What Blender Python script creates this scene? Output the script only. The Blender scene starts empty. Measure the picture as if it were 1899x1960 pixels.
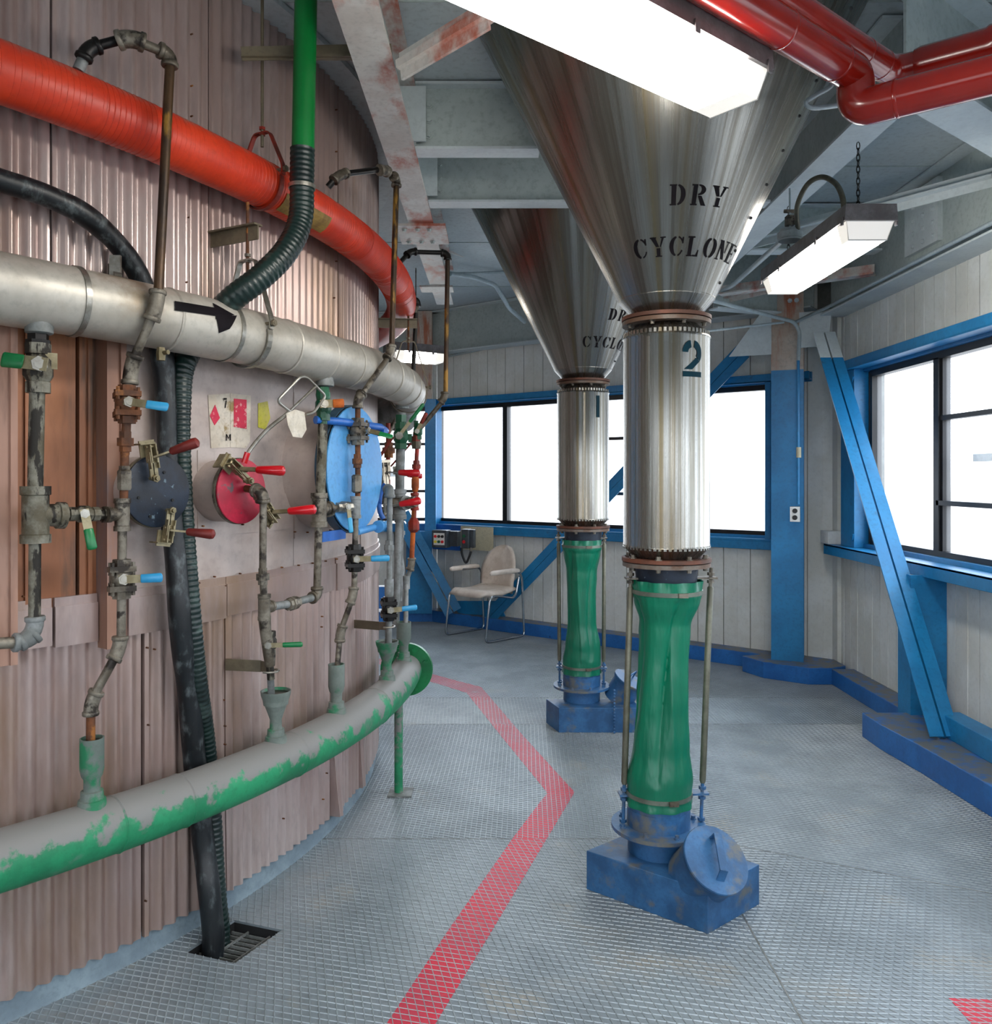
import bpy, bmesh, math, random
from mathutils import Vector, Matrix, noise
from mathutils.geometry import intersect_line_line_2d

random.seed(7)
SC = bpy.context.scene
COL = SC.collection
PI = math.pi
CAMZ, FPX, CXP, HOR = 1.6, 1600.0, 949.5, 912.0      # camera height, focal length and horizon for 1899 x 1960

# ---------------------------------------------------------------- camera, sky, exposure
cam_d = bpy.data.cameras.new('camera'); cam = bpy.data.objects.new('camera', cam_d); COL.objects.link(cam)
cam.location = (0, 0, CAMZ); cam.rotation_euler = (PI / 2, 0, 0)
cam_d.sensor_width = 36; cam_d.lens = FPX / 1960 * 36; cam_d.shift_y = -(980 - HOR) / 1960
cam_d.clip_start = .05; cam_d.clip_end = 500
SC.camera = cam
SC.view_settings.view_transform = 'Standard'; SC.view_settings.look = 'None'
SC.view_settings.gamma = 1; SC.view_settings.use_curve_mapping = False
SC.view_settings.exposure = 1.05
w = bpy.data.worlds.new('overcast_sky'); SC.world = w; w.use_nodes = True
nt = w.node_tree; nt.nodes.clear()
wo = nt.nodes.new('ShaderNodeOutputWorld'); bg = nt.nodes.new('ShaderNodeBackground')
tc = nt.nodes.new('ShaderNodeTexCoord'); sep = nt.nodes.new('ShaderNodeSeparateXYZ'); cr = nt.nodes.new('ShaderNodeValToRGB')
mr = nt.nodes.new('ShaderNodeMapRange'); mr.inputs[1].default_value = -1; mr.inputs[2].default_value = 1
nt.links.new(tc.outputs['Generated'], sep.inputs[0]); nt.links.new(sep.outputs[2], mr.inputs[0]); nt.links.new(mr.outputs[0], cr.inputs[0])
e = cr.color_ramp.elements
e[0].position = .0; e[0].color = (.30, .31, .32, 1); e[1].position = 1; e[1].color = (.80, .90, 1, 1)
for p_, c_ in ((.49, (.36, .37, .38, 1)), (.502, (.74, .78, .83, 1)), (.53, (.86, .90, .96, 1))):
    q = e.new(p_); q.color = c_
bg.inputs[1].default_value = 3.4
nt.links.new(cr.outputs[0], bg.inputs[0]); nt.links.new(bg.outputs[0], wo.inputs[0])
FLU = 15.0            # strength of the fluorescent diffusers

def area(name, loc, rot, sx, sy, power, color):
    d = bpy.data.lights.new(name, 'AREA'); d.shape = 'RECTANGLE'; d.size = sx; d.size_y = sy; d.energy = power; d.color = color
    o = bpy.data.objects.new(name, d); COL.objects.link(o); o.location = loc; o.rotation_euler = rot
    return o
# unseen fill lights added behind and above the camera to brighten the room
for i_, (x_, y_, rz_) in enumerate(((-1.0, -.7, .75), (1.6, .55, -.5))):
    area('added_fill_light', (x_, y_, 2.9), (0, 0, rz_), 1.2, .16, 13, (1, .9, .78))

# ---------------------------------------------------------------- helpers
def srgb(r, g, b):
    return tuple(((v / 255) / 12.92 if v / 255 <= .04045 else ((v / 255 + .055) / 1.055) ** 2.4) for v in (r, g, b)) + (1,)

def mat(name, c1, c2=None, sc=6, rough=.6, metal=0, bump=.0, bsc=90, stretch=(1, 1, 1), thr=(.38, .62),
        c3=None, sc3=3, thr3=(.56, .66), stretch3=None, top=None, topthr=(.1, .6), det=6, coat=0, dist=.002, fine=.12, rvar=0):
    m = bpy.data.materials.new(name); m.use_nodes = True; n = m.node_tree.nodes; l = m.node_tree.links
    b = n['Principled BSDF']; b.inputs['Roughness'].default_value = rough; b.inputs['Metallic'].default_value = metal
    if coat: b.inputs['Coat Weight'].default_value = coat; b.inputs['Coat Roughness'].default_value = .15
    c1 = srgb(*c1); c2 = srgb(*c2) if c2 else tuple(v * .8 for v in c1[:3]) + (1,)
    t = n.new('ShaderNodeTexCoord')
    def nz(scale, st, detail=det, seed=0):
        mp = n.new('ShaderNodeMapping'); mp.inputs['Scale'].default_value = st; mp.inputs['Location'].default_value = (seed, seed * .7, seed * 1.3)
        z = n.new('ShaderNodeTexNoise'); z.inputs['Scale'].default_value = scale; z.inputs['Detail'].default_value = detail; z.inputs['Roughness'].default_value = .62
        l.new(t.outputs['Object'], mp.inputs[0]); l.new(mp.outputs[0], z.inputs[0]); return z
    def rng(src, a, c):
        r = n.new('ShaderNodeMapRange'); r.interpolation_type = 'SMOOTHSTEP'; r.inputs[1].default_value = a; r.inputs[2].default_value = c
        l.new(src, r.inputs[0]); return r.outputs[0]
    def mix(f, a, c):
        x = n.new('ShaderNodeMix'); x.data_type = 'RGBA'
        if isinstance(f, float): x.inputs[0].default_value = f
        else: l.new(f, x.inputs[0])
        for k, v in ((6, a), (7, c)):
            if isinstance(v, tuple): x.inputs[k].default_value = v
            else: l.new(v, x.inputs[k])
        return x.outputs[2]
    z1 = nz(sc, stretch)
    colr = mix(rng(z1.outputs[0], *thr), c1, c2)
    if fine:
        zf = nz(sc * 7 + 20, stretch, 3, 3)
        colr = mix(rng(zf.outputs[0], .45, .75), colr, mix(fine * 4 if fine < .25 else 1.0, colr, tuple(v * .55 for v in c1[:3]) + (1,)))
    if c3:
        colr = mix(rng(nz(sc3, stretch3 or stretch, 8, 9).outputs[0], *thr3), colr, srgb(*c3))
    if top:
        g = n.new('ShaderNodeNewGeometry'); s = n.new('ShaderNodeSeparateXYZ'); l.new(g.outputs['Normal'], s.inputs[0])
        a = n.new('ShaderNodeMath'); a.operation = 'MULTIPLY_ADD'; a.inputs[1].default_value = 3.0; l.new(nz(13, (1, 1, 1), 10, 5).outputs[0], a.inputs[0])
        l.new(s.outputs[2], a.inputs[2]); s2 = n.new('ShaderNodeMath'); s2.operation = 'SUBTRACT'; s2.inputs[1].default_value = 1.5; l.new(a.outputs[0], s2.inputs[0])
        colr = mix(rng(s2.outputs[0], *topthr), colr, srgb(*top))
    l.new(colr, b.inputs['Base Color'])
    if rvar:
        rr = n.new('ShaderNodeMapRange'); rr.inputs[3].default_value = rough - rvar; rr.inputs[4].default_value = rough + rvar
        l.new(z1.outputs[0], rr.inputs[0]); l.new(rr.outputs[0], b.inputs['Roughness'])
    if bump:
        bn = n.new('ShaderNodeBump'); bn.inputs['Strength'].default_value = bump; bn.inputs['Distance'].default_value = dist
        l.new(nz(bsc, stretch, 4, 2).outputs[0], bn.inputs['Height']); l.new(bn.outputs[0], b.inputs['Normal'])
    return m

def emis(name, col, s, rough=.3):
    m = bpy.data.materials.new(name); m.use_nodes = True; b = m.node_tree.nodes['Principled BSDF']
    b.inputs['Base Color'].default_value = (.8, .8, .8, 1); b.inputs['Emission Color'].default_value = col; b.inputs['Emission Strength'].default_value = s
    b.inputs['Roughness'].default_value = rough
    return m

Mt = {}
Mt['drum'] = mat('tank_cladding', (196, 180, 176), (166, 144, 138), 2.2, .32, .45, .15, 60, (1, 1, .25), c3=(150, 122, 98), sc3=1.1, thr3=(.54, .74), stretch3=(1, 1, .3), fine=.1)
Mt['drum_plain'] = mat('tank_sheet', (186, 174, 168), (166, 150, 142), 1.6, .45, .3, .12, 70, c3=(150, 116, 88), sc3=.9, thr3=(.53, .72), fine=.08)
Mt['drum_orange'] = mat('tank_copper_brown_sheet', (172, 116, 80), (142, 92, 64), 1.8, .5, .2, .15, 60, (1, 1, .35), c3=(88, 72, 62), sc3=4, thr3=(.55, .7), stretch3=(2, 2, .25))
Mt['drum_rail'] = mat('tank_post_paint', (176, 138, 120), (140, 104, 86), 3, .45, .3, .1, 70, (1, 1, .2), c3=(110, 112, 122), sc3=3, thr3=(.58, .7))
Mt['curb'] = mat('blue_grey_curb_paint', (132, 150, 160), (110, 126, 138), 5, .5, .1, .1)
Mt['silver'] = mat('dull_aluminium_jacket', (190, 186, 176), (166, 160, 148), 3, .45, .35, .08, 60, c3=(136, 120, 98), sc3=2.2, thr3=(.6, .74), fine=.1, rvar=.1)
Mt['red'] = mat('orange_red_pipe_paint', (214, 62, 30), (190, 48, 24), 3, .42, 0, .12, 40, top=(176, 104, 84), topthr=(.55, 1.3), fine=.1)
Mt['redg'] = mat('glossy_red_pipe_paint', (158, 26, 10), (140, 20, 8), 3, .2, 0, 0, coat=.5, fine=0)
Mt['redvalve'] = mat('red_oxide_paint', (150, 42, 26), (96, 40, 28), 12, .5, .2, .3)
Mt['grip_red'] = mat('red_vinyl_grip', (206, 14, 30), (180, 8, 22), 5, .28, coat=.3, fine=0)
Mt['grip_maroon'] = mat('worn_maroon_grip', (110, 32, 26), (84, 24, 22), 8, .5)
Mt['grip_blue'] = mat('blue_vinyl_grip', (58, 160, 205), (44, 140, 190), 5, .35, fine=0)
Mt['grip_green'] = mat('green_vinyl_grip', (14, 118, 64), (8, 96, 52), 5, .35, fine=0)
Mt['green'] = mat('green_pipe_paint', (0, 122, 52), (0, 108, 44), 3, .35, 0, .05, 50, fine=.04)
Mt['greenv'] = mat('green_valve_paint', (10, 92, 58), (6, 66, 44), 9, .4, 0, .2)
Mt['drain'] = mat('dusty_green_drain_paint', (34, 142, 96), (24, 116, 78), 4, .55, 0, .3, 70, c3=(104, 124, 114), sc3=6, thr3=(.56, .7), top=(122, 122, 120), topthr=(.10, .42))
Mt['drain_flange'] = mat('green_flange_paint', (20, 122, 70), (14, 100, 58), 5, .4, 0, .1)
Mt['gal'] = mat('grimy_galvanized_steel', (128, 122, 110), (86, 78, 66), 13, .5, .4, .35, 90, c3=(44, 38, 32), sc3=22, thr3=(.5, .62))
Mt['gal_dirty'] = mat('spattered_galvanized_steel', (126, 124, 112), (84, 78, 62), 16, .6, .35, .5, 90, c3=(34, 30, 24), sc3=24, thr3=(.5, .56), stretch3=(1, 1, .35))
Mt['galgrey'] = mat('dusty_grey_galvanized_steel', (138, 142, 142), (104, 108, 106), 14, .6, .3, .45, 100)
Mt['rusty'] = mat('rusty_iron', (116, 70, 40), (76, 50, 36), 14, .7, .3, .5, 90, c3=(150, 96, 44), sc3=12, thr3=(.56, .66))
Mt['orange_rust'] = mat('bright_orange_rust', (188, 96, 30), (132, 62, 26), 14, .75, .1, .4)
Mt['brownpipe'] = mat('yellow_brown_streaked_pipe', (78, 56, 34), (46, 34, 26), 20, .45, .4, .4, 90, (1, 1, .3), c3=(150, 112, 44), sc3=14, thr3=(.54, .64), stretch3=(1, 1, .25))
Mt['blackiron'] = mat('black_iron', (34, 32, 30), (22, 20, 20), 10, .4, .5, .3)
Mt['steel'] = mat('bright_steel', (168, 166, 158), (130, 126, 116), 12, .35, .8, .1)
Mt['zinc'] = mat('yellowed_zinc_clamp', (150, 140, 112), (112, 102, 76), 12, .4, .6, .2)
Mt['bracket'] = mat('olive_grey_strut', (122, 112, 92), (98, 90, 74), 6, .5, .3, .15)
Mt['hose_black'] = mat('black_rubber_hose', (20, 26, 30), (12, 16, 20), 8, .42, 0, .35, 60, c3=(84, 92, 94), sc3=26, thr3=(.50, .72), stretch3=(1, 1, .5))
Mt['hose_green'] = mat('dark_green_spiral_hose', (20, 42, 38), (12, 28, 28), 6, .35, 0, .1, c3=(78, 98, 92), sc3=9, thr3=(.55, .75))
Mt['navy'] = mat('worn_dark_navy_paint', (24, 38, 56), (14, 22, 34), 9, .5, 0, .25, c3=(96, 116, 128), sc3=26, thr3=(.64, .69))
Mt['crimson'] = mat('worn_crimson_paint', (188, 30, 62), (150, 26, 50), 7, .5, 0, .2, c3=(88, 74, 78), sc3=14, thr3=(.6, .66))
Mt['skyblue'] = mat('sky_blue_paint', (84, 158, 216), (70, 142, 204), 4, .45, 0, .05)
Mt['darkblue_rim'] = mat('dark_blue_grey_rim', (54, 84, 104), (38, 60, 78), 6, .5, 0, .1)
Mt['medblue'] = mat('medium_blue_paint', (36, 104, 190), (28, 86, 166), 6, .4, 0, .1)
Mt['steelblue'] = mat('structural_blue_paint', (28, 128, 184), (22, 114, 168), 3, .4, 0, .06, c3=(44, 84, 112), sc3=5, thr3=(.62, .74))
Mt['curbblue'] = mat('curb_blue_paint', (40, 112, 186), (32, 96, 166), 4, .42, 0, .1, top=(104, 106, 104), topthr=(.5, 1.2), c3=(30, 50, 84), sc3=9, thr3=(.66, .7))
Mt['boxblue'] = mat('chipped_base_blue_paint', (54, 104, 152), (38, 80, 122), 7, .42, 0, .25, c3=(104, 104, 98), sc3=7, thr3=(.52, .68))
Mt['panel'] = mat('white_wall_panel_paint', (226, 230, 228), (214, 216, 210), 2.4, .5, 0, .05, c3=(196, 176, 150), sc3=2.6, thr3=(.66, .85), stretch3=(1, 1, .3), fine=.05)
Mt['panel_back'] = mat('wall_core_grey', (120, 122, 118), (96, 98, 94), 3, .7)
Mt['beam'] = mat('pale_grey_blue_beam_paint', (206, 216, 218), (192, 202, 206), 3, .5, 0, .08, fine=.06)
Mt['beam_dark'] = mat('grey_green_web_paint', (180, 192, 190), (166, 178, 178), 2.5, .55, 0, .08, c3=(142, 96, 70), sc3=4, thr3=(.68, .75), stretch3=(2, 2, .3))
Mt['beam_rust'] = mat('white_beam_paint_with_red_rust', (212, 212, 208), (194, 190, 184), 3, .55, 0, .1, c3=(172, 92, 70), sc3=3.2, thr3=(.47, .66), stretch3=(1.6, .8, 1))
Mt['post_top'] = mat('rust_stained_white_post_paint', (188, 178, 168), (176, 156, 140), 3, .55, 0, .1, c3=(168, 96, 66), sc3=3, thr3=(.5, .66), stretch3=(3, 3, .5))
Mt['ceil'] = mat('grey_blue_ceiling_paint', (192, 202, 204), (180, 190, 194), 1.5, .55, 0, .05)
Mt['floor'] = mat('grey_steel_floor_plate', (138, 149, 156), (120, 131, 138), 1.2, .42, .25, .12, 160, c3=(150, 148, 140), sc3=2.5, thr3=(.56, .72), rvar=.1)
Mt['ridge'] = mat('worn_tread_ridge', (164, 174, 180), (142, 152, 158), 3, .36, .35, 0)
Mt['pit'] = mat('dark_pit', (22, 24, 26), (14, 14, 16), 4, .8)
Mt['tape'] = mat('red_floor_paint', (206, 34, 62), (186, 52, 74), 4, .5, 0, .15, c3=(168, 118, 124), sc3=7, thr3=(.58, .74))
Mt['conduit'] = mat('pale_conduit_paint', (172, 186, 190), (156, 170, 176), 5, .4, .1, 0)
Mt['sleeve'] = mat('green_rubberised_cloth', (0, 116, 86), (0, 100, 74), 3, .34, 0, .7, 9, (1, 1, .16), dist=.02, fine=.05)
Mt['band'] = mat('grey_hose_band', (120, 128, 116), (98, 106, 96), 8, .4, .5)
Mt['rod'] = mat('dull_olive_grey_rod', (112, 112, 98), (92, 92, 80), 10, .5, .4, .1)
Mt['flange'] = mat('rust_edged_flange', (120, 112, 104), (98, 74, 58), 10, .6, .3, .4)
Mt['flange_red'] = mat('red_rust_flange', (112, 66, 48), (84, 56, 44), 10, .6, .2, .3)
Mt['stencil'] = mat('black_stencil_paint', (20, 16, 20), (12, 10, 14), 9, .6, fine=0)
Mt['stencil'].node_tree.nodes['Principled BSDF'].inputs['Specular IOR Level'].default_value = .1
Mt['cup'] = mat('dusty_grey_green_cup', (112, 122, 116), (92, 104, 98), 6, .6, 0, .3, c3=(30, 116, 78), sc3=7, thr3=(.52, .62))
Mt['stencil_teal'] = mat('dark_teal_stencil_paint', (10, 50, 62), (8, 42, 54), 9, .6, fine=0)
Mt['winframe'] = mat('black_window_frame', (26, 28, 32), (18, 20, 24), 5, .4, .2)
Mt['cream'] = mat('off_white_vinyl', (226, 214, 202), (208, 194, 180), 5, .55, 0, .05, c3=(164, 140, 116), sc3=5, thr3=(.55, .8), fine=.04)
Mt['chrome'] = mat('chrome_tube', (190, 196, 200), (170, 176, 182), 5, .15, 1, 0, fine=0)
Mt['darkbox'] = mat('dark_grey_cast_box', (70, 78, 84), (56, 62, 68), 8, .4, .3)
Mt['plywood'] = mat('cream_painted_board', (198, 192, 166), (186, 180, 152), 5, .6)
Mt['black'] = mat('black_rubber', (16, 16, 18), (10, 10, 12), 6, .4, fine=0)
Mt['white'] = mat('white_plastic', (225, 225, 222), (210, 210, 206), 4, .4, fine=0)
Mt['housing'] = mat('brown_grey_lamp_housing', (134, 130, 132), (112, 106, 106), 8, .4, .5, .05)
Mt['lens_end'] = emis('lamp_diffuser_end', (1, .93, .82, 1), .22)
Mt['lens_dim'] = emis('lamp_diffuser_beyond_tube', (1, .95, .84, 1), .36)
Mt['lens'] = emis('lamp_diffuser', (1, .95, .88, 1), FLU)
Mt['paper'] = mat('creased_paper_tag', (214, 208, 196), (196, 188, 172), 10, .7, 0, .2)
Mt['sticker'] = mat('worn_label_remains', (208, 200, 186), (188, 176, 158), 6, .6, 0, .1, c3=(150, 128, 84), sc3=9, thr3=(.58, .66))
Mt['redprint'] = mat('scratched_red_print', (206, 40, 76), (196, 30, 66), 8, .5, 0, 0, c3=(214, 150, 150), sc3=40, thr3=(.56, .62))
Mt['yellowprint'] = mat('yellow_mark', (198, 196, 60), (188, 180, 96), 8, .6)
Mt['button_y'] = mat('yellow_button', (220, 200, 60), None, 4, .3, fine=0)
Mt['rustpatch'] = mat('rusted_olive_yellow_patch', (160, 130, 62), (120, 92, 48), 12, .6, .2, .2)

Mt['stencil_teal'].node_tree.nodes['Principled BSDF'].inputs['Specular IOR Level'].default_value = .1
# brushed stainless, streaked up and down
def polar(m):
    # run every texture of the material round the object's own vertical axis
    n = m.node_tree.nodes; l = m.node_tree.links; t = [x for x in n if x.type == 'TEX_COORD'][0]
    s = n.new('ShaderNodeSeparateXYZ'); a = n.new('ShaderNodeMath'); a.operation = 'ARCTAN2'; c = n.new('ShaderNodeCombineXYZ')
    outs = [k.to_socket for k in t.outputs['Object'].links]
    l.new(t.outputs['Object'], s.inputs[0]); l.new(s.outputs[1], a.inputs[0]); l.new(s.outputs[0], a.inputs[1]); l.new(a.outputs[0], c.inputs[0]); l.new(s.outputs[2], c.inputs[2])
    for o in outs: l.new(c.outputs[0], o)
    return m
def brushed(name, c1, c2):
    m = mat(name, c1, c2, 2.0, .27, .94, .22, 30, (6, 1, .22), (.35, .65), c3=(122, 110, 84), sc3=1.2, thr3=(.54, .72), stretch3=(4, 1, .12), fine=.16, rvar=.12)
    return polar(m)
Mt['stainless'] = brushed('brushed_stainless_sheet', (146, 146, 142), (108, 105, 97))
Mt['stainless2'] = brushed('brushed_stainless_tube', (164, 164, 160), (120, 116, 104))

def glassmat():
    m = bpy.data.materials.new('dusty_window_glass'); m.use_nodes = True; n = m.node_tree.nodes; l = m.node_tree.links
    n.clear(); o = n.new('ShaderNodeOutputMaterial'); t = n.new('ShaderNodeBsdfTransparent'); t.inputs[0].default_value = (.97, .985, 1, 1)
    g = n.new('ShaderNodeBsdfGlossy'); g.inputs['Roughness'].default_value = .0; d = n.new('ShaderNodeBsdfTranslucent'); d.inputs[0].default_value = (.8, .81, .83, 1)
    lw_ = n.new('ShaderNodeLayerWeight'); f = n.new('ShaderNodeMath'); f.operation = 'POWER'; f.inputs[1].default_value = 6; l.new(lw_.outputs['Facing'], f.inputs[0])
    a = n.new('ShaderNodeMixShader'); l.new(f.outputs[0], a.inputs[0]); l.new(t.outputs[0], a.inputs[1]); l.new(g.outputs[0], a.inputs[2])
    z = n.new('ShaderNodeTexNoise'); z.inputs['Scale'].default_value = 2.5; r = n.new('ShaderNodeMapRange'); r.inputs[3].default_value = .03; r.inputs[4].default_value = .09
    l.new(z.outputs[0], r.inputs[0]); c = n.new('ShaderNodeMixShader'); l.new(r.outputs[0], c.inputs[0]); l.new(a.outputs[0], c.inputs[1]); l.new(d.outputs[0], c.inputs[2])
    l.new(c.outputs[0], o.inputs[0]); return m
Mt['glass'] = glassmat()

class MB:
    def __init__(s): s.v = []; s.f = []
    def add(s, vs, fs):
        o = len(s.v); s.v += [Vector(v) for v in vs]; s.f += [tuple(i + o for i in f) for f in fs]; return s
    def box(s, c, size, ax=None):
        c = Vector(c); X, Y, Z = ax or (Vector((1, 0, 0)), Vector((0, 1, 0)), Vector((0, 0, 1)))
        X, Y, Z = Vector(X) * size[0] / 2, Vector(Y) * size[1] / 2, Vector(Z) * size[2] / 2
        vs = [c + X * a + Y * b + Z * d for a in (-1, 1) for b in (-1, 1) for d in (-1, 1)]
        return s.add(vs, [(0, 1, 3, 2), (4, 6, 7, 5), (0, 4, 5, 1), (2, 3, 7, 6), (0, 2, 6, 4), (1, 5, 7, 3)])
    def bb(s, a, b): return s.box([(p + q) / 2 for p, q in zip(a, b)], [abs(q - p) for p, q in zip(a, b)])
    def bar(s, a, b, w, h, side=None):
        a, b = Vector(a), Vector(b); t = (b - a).normalized()
        sd = Vector(side) if side else t.cross(Vector((0, 0, 1)))
        if sd.length < 1e-4: sd = Vector((1, 0, 0))
        sd = (sd - t * sd.dot(t)).normalized(); u = sd.cross(t).normalized()
        return s.box((a + b) / 2, ((b - a).length, w, h), (t, sd, u))
    def tube(s, pts, r, n=12, caps=True, closed=False):
        pts = [Vector(p) for p in pts]; m = len(pts); rs = r if isinstance(r, (list, tuple)) else [r] * m
        ts = []
        for i in range(m):
            a = pts[i - 1] if (i > 0 or closed) else pts[i]; b = pts[(i + 1) % m] if (i < m - 1 or closed) else pts[i]
            ts.append((b - a).normalized())
        u = ts[0].orthogonal().normalized(); vs = []; fs = []
        for i in range(m):
            if i:
                u = (u - ts[i] * u.dot(ts[i]))
                u = u.normalized() if u.length > 1e-6 else ts[i].orthogonal().normalized()
            v = ts[i].cross(u)
            for k in range(n):
                q = 2 * PI * k / n; vs.append(pts[i] + (u * math.cos(q) + v * math.sin(q)) * rs[i])
        for i in range(m if closed else m - 1):
            j = (i + 1) % m
            for k in range(n): k2 = (k + 1) % n; fs.append((i * n + k, i * n + k2, j * n + k2, j * n + k))
        if caps and not closed: fs.append(tuple(range(n))[::-1]); fs.append(tuple((m - 1) * n + k for k in range(n)))
        return s.add(vs, fs)
    def lathe(s, o, ax, prof, n=24, caps=True, ref=None):
        o, ax = Vector(o), Vector(ax).normalized(); u = Vector(ref) if ref else ax.orthogonal()
        u = (u - ax * u.dot(ax)).normalized(); v = ax.cross(u); vs = []; fs = []
        for t, r in prof:
            for k in range(n): q = 2 * PI * k / n; vs.append(o + ax * t + (u * math.cos(q) + v * math.sin(q)) * max(r, 1e-5))
        for i in range(len(prof) - 1):
            for k in range(n): k2 = (k + 1) % n; fs.append((i * n + k, i * n + k2, (i + 1) * n + k2, (i + 1) * n + k))
        if caps: fs.append(tuple(range(n))[::-1]); fs.append(tuple((len(prof) - 1) * n + k for k in range(n)))
        return s.add(vs, fs)
    def cyl(s, a, b, r, n=16): a, b = Vector(a), Vector(b); return s.lathe(a, b - a, [(0, r), ((b - a).length, r)], n)
    def prism(s, poly, off):
        poly = [Vector(p) for p in poly]; off = Vector(off); n = len(poly)
        return s.add(poly + [p + off for p in poly], [tuple(range(n))[::-1], tuple(range(n, 2 * n))] + [(i, (i + 1) % n, (i + 1) % n + n, i + n) for i in range(n)])
    def sphere(s, c, r, sq=(1, 1, 1), n=12):
        pr = [(-math.cos(PI * i / 8) * r * sq[2], math.sin(PI * i / 8) * r) for i in range(9)]
        return s.lathe(c, (0, 0, 1), pr, n, False)

def link(o, parent=None):
    COL.objects.link(o)
    if parent is not None: o.parent = parent
    return o
def org(parent):
    v = Vector((0, 0, 0))
    while parent is not None: v += Vector(parent.location); parent = parent.parent
    return v
def build(name, mb, m, parent=None, smooth=35, label=None, bevel=0, kind=None, recalc=True):
    me = bpy.data.meshes.new(name); o0 = org(parent)
    me.from_pydata([tuple(v - o0) for v in mb.v], [], mb.f); me.materials.append(Mt[m] if isinstance(m, str) else m)
    if recalc:
        bm = bmesh.new(); bm.from_mesh(me); bmesh.ops.recalc_face_normals(bm, faces=bm.faces); bm.to_mesh(me); bm.free()
    if smooth:
        me.shade_smooth(); me.set_sharp_from_angle(angle=math.radians(smooth))
    o = bpy.data.objects.new(name, me); link(o, parent)
    if label: o['label'] = label
    if kind: o['kind'] = kind
    if bevel:
        b = o.modifiers.new('bevel', 'BEVEL'); b.width = bevel; b.segments = 2; b.limit_method = 'ANGLE'; b.angle_limit = .6
    return o
def thing(name, label, cat, loc=(0, 0, 0), group=None, kind=None):
    o = bpy.data.objects.new(name, None); o.empty_display_size = .05; COL.objects.link(o); o.location = loc
    if kind: o['kind'] = kind
    else: o['label'] = label; o['category'] = cat
    if group: o['group'] = group
    return o
def tag(o, label, cat, group=None):
    o['label'] = label; o['category'] = cat
    if group: o['group'] = group
    return o

def at(px, py, Y): return Vector(((px - CXP) / FPX * Y, Y, CAMZ - (py - HOR) / FPX * Y))
DX, DY, DR = -3.684, 4.451, 3.013                     # centre and radius of the round tank
def ringY(px, R):
    a = (px - CXP) / FPX; A = 1 + a * a; B = -2 * (a * DX + DY); C = DX * DX + DY * DY - R * R; D = B * B - 4 * A * C
    return -B / 2 / A if D < 0 else (-B - math.sqrt(D)) / 2 / A
def rp(px, py, R=3.2): return at(px, py, ringY(px, R))
def pol(th, r, z): return Vector((DX + r * math.cos(th), DY + r * math.sin(th), z))
def pth(px, R=DR): Y = ringY(px, R); return math.atan2(Y - DY, (px - CXP) / FPX * Y - DX)
def catmull(P, n=6):
    P = [Vector(p) for p in P]; out = []
    for i in range(len(P) - 1):
        p0 = P[i - 1] if i else P[0] * 2 - P[1]; p1, p2 = P[i], P[i + 1]; p3 = P[i + 2] if i + 2 < len(P) else p2 * 2 - p1
        for k in range(n):
            t = k / n; out.append(.5 * ((2 * p1) + (p2 - p0) * t + (2 * p0 - 5 * p1 + 4 * p2 - p3) * t * t + (3 * p1 - p0 - 3 * p2 + p3) * t ** 3))
    out.append(P[-1]); return out
def fillet(P, rad, n=6):
    P = [Vector(p) for p in P]; out = [P[0]]
    for i in range(1, len(P) - 1):
        a, b, c = P[i - 1], P[i], P[i + 1]; r = min(rad, (b - a).length * .45, (c - b).length * .45)
        p, q = b + (a - b).normalized() * r, b + (c - b).normalized() * r
        for k in range(n + 1): t = k / n; out.append(p * (1 - t) ** 2 + b * 2 * t * (1 - t) + q * t * t)
    out.append(P[-1]); return out

# ================================================================ THE ROOM
NF = Vector((.616, .788, 0)); UF = Vector((.788, -.616, 0))       # far wall: outward normal and direction
LF = Vector((-.66, 9.4, 0)); KR = Vector((2.75, 6.73, 0))
def fw(px, py, off): a = (px - CXP) / FPX; return at(px, py, (7 - off) / (.616 * a + .788))
def lw(px, py, off): return at(px, py, 9.4 - off)
def rw(px, py, X): return at(px, py, X * FPX / (px - CXP))

class Facet:
    def __init__(s, o, u, inn): s.o = Vector(o); s.u = Vector(u); s.n = Vector(inn)
    def p(s, a, d, z): return s.o + s.u * a + s.n * d + Vector((0, 0, z))
    def box(s, mb, a0, a1, d0, d1, z0, z1): return mb.box(s.p((a0 + a1) / 2, (d0 + d1) / 2, (z0 + z1) / 2), (abs(a1 - a0), abs(d1 - d0), abs(z1 - z0)), (s.u, s.n, Vector((0, 0, 1))))
    def s(s_, P): return (Vector(P) - s_.o).dot(s_.u)

FAR = Facet(LF, UF, -NF); LFT = Facet((-5, 9.4, 0), (1, 0, 0), (0, -1, 0)); RGT = Facet(KR, (0, -1, 0), (-1, 0, 0))
BAK = Facet((2.75, .3, 0), (-.7071, -.7071, 0), (-.7071, .7071, 0)); BK2 = Facet((.8, -1.65, 0), (-1, 0, 0), (0, 1, 0))

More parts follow.
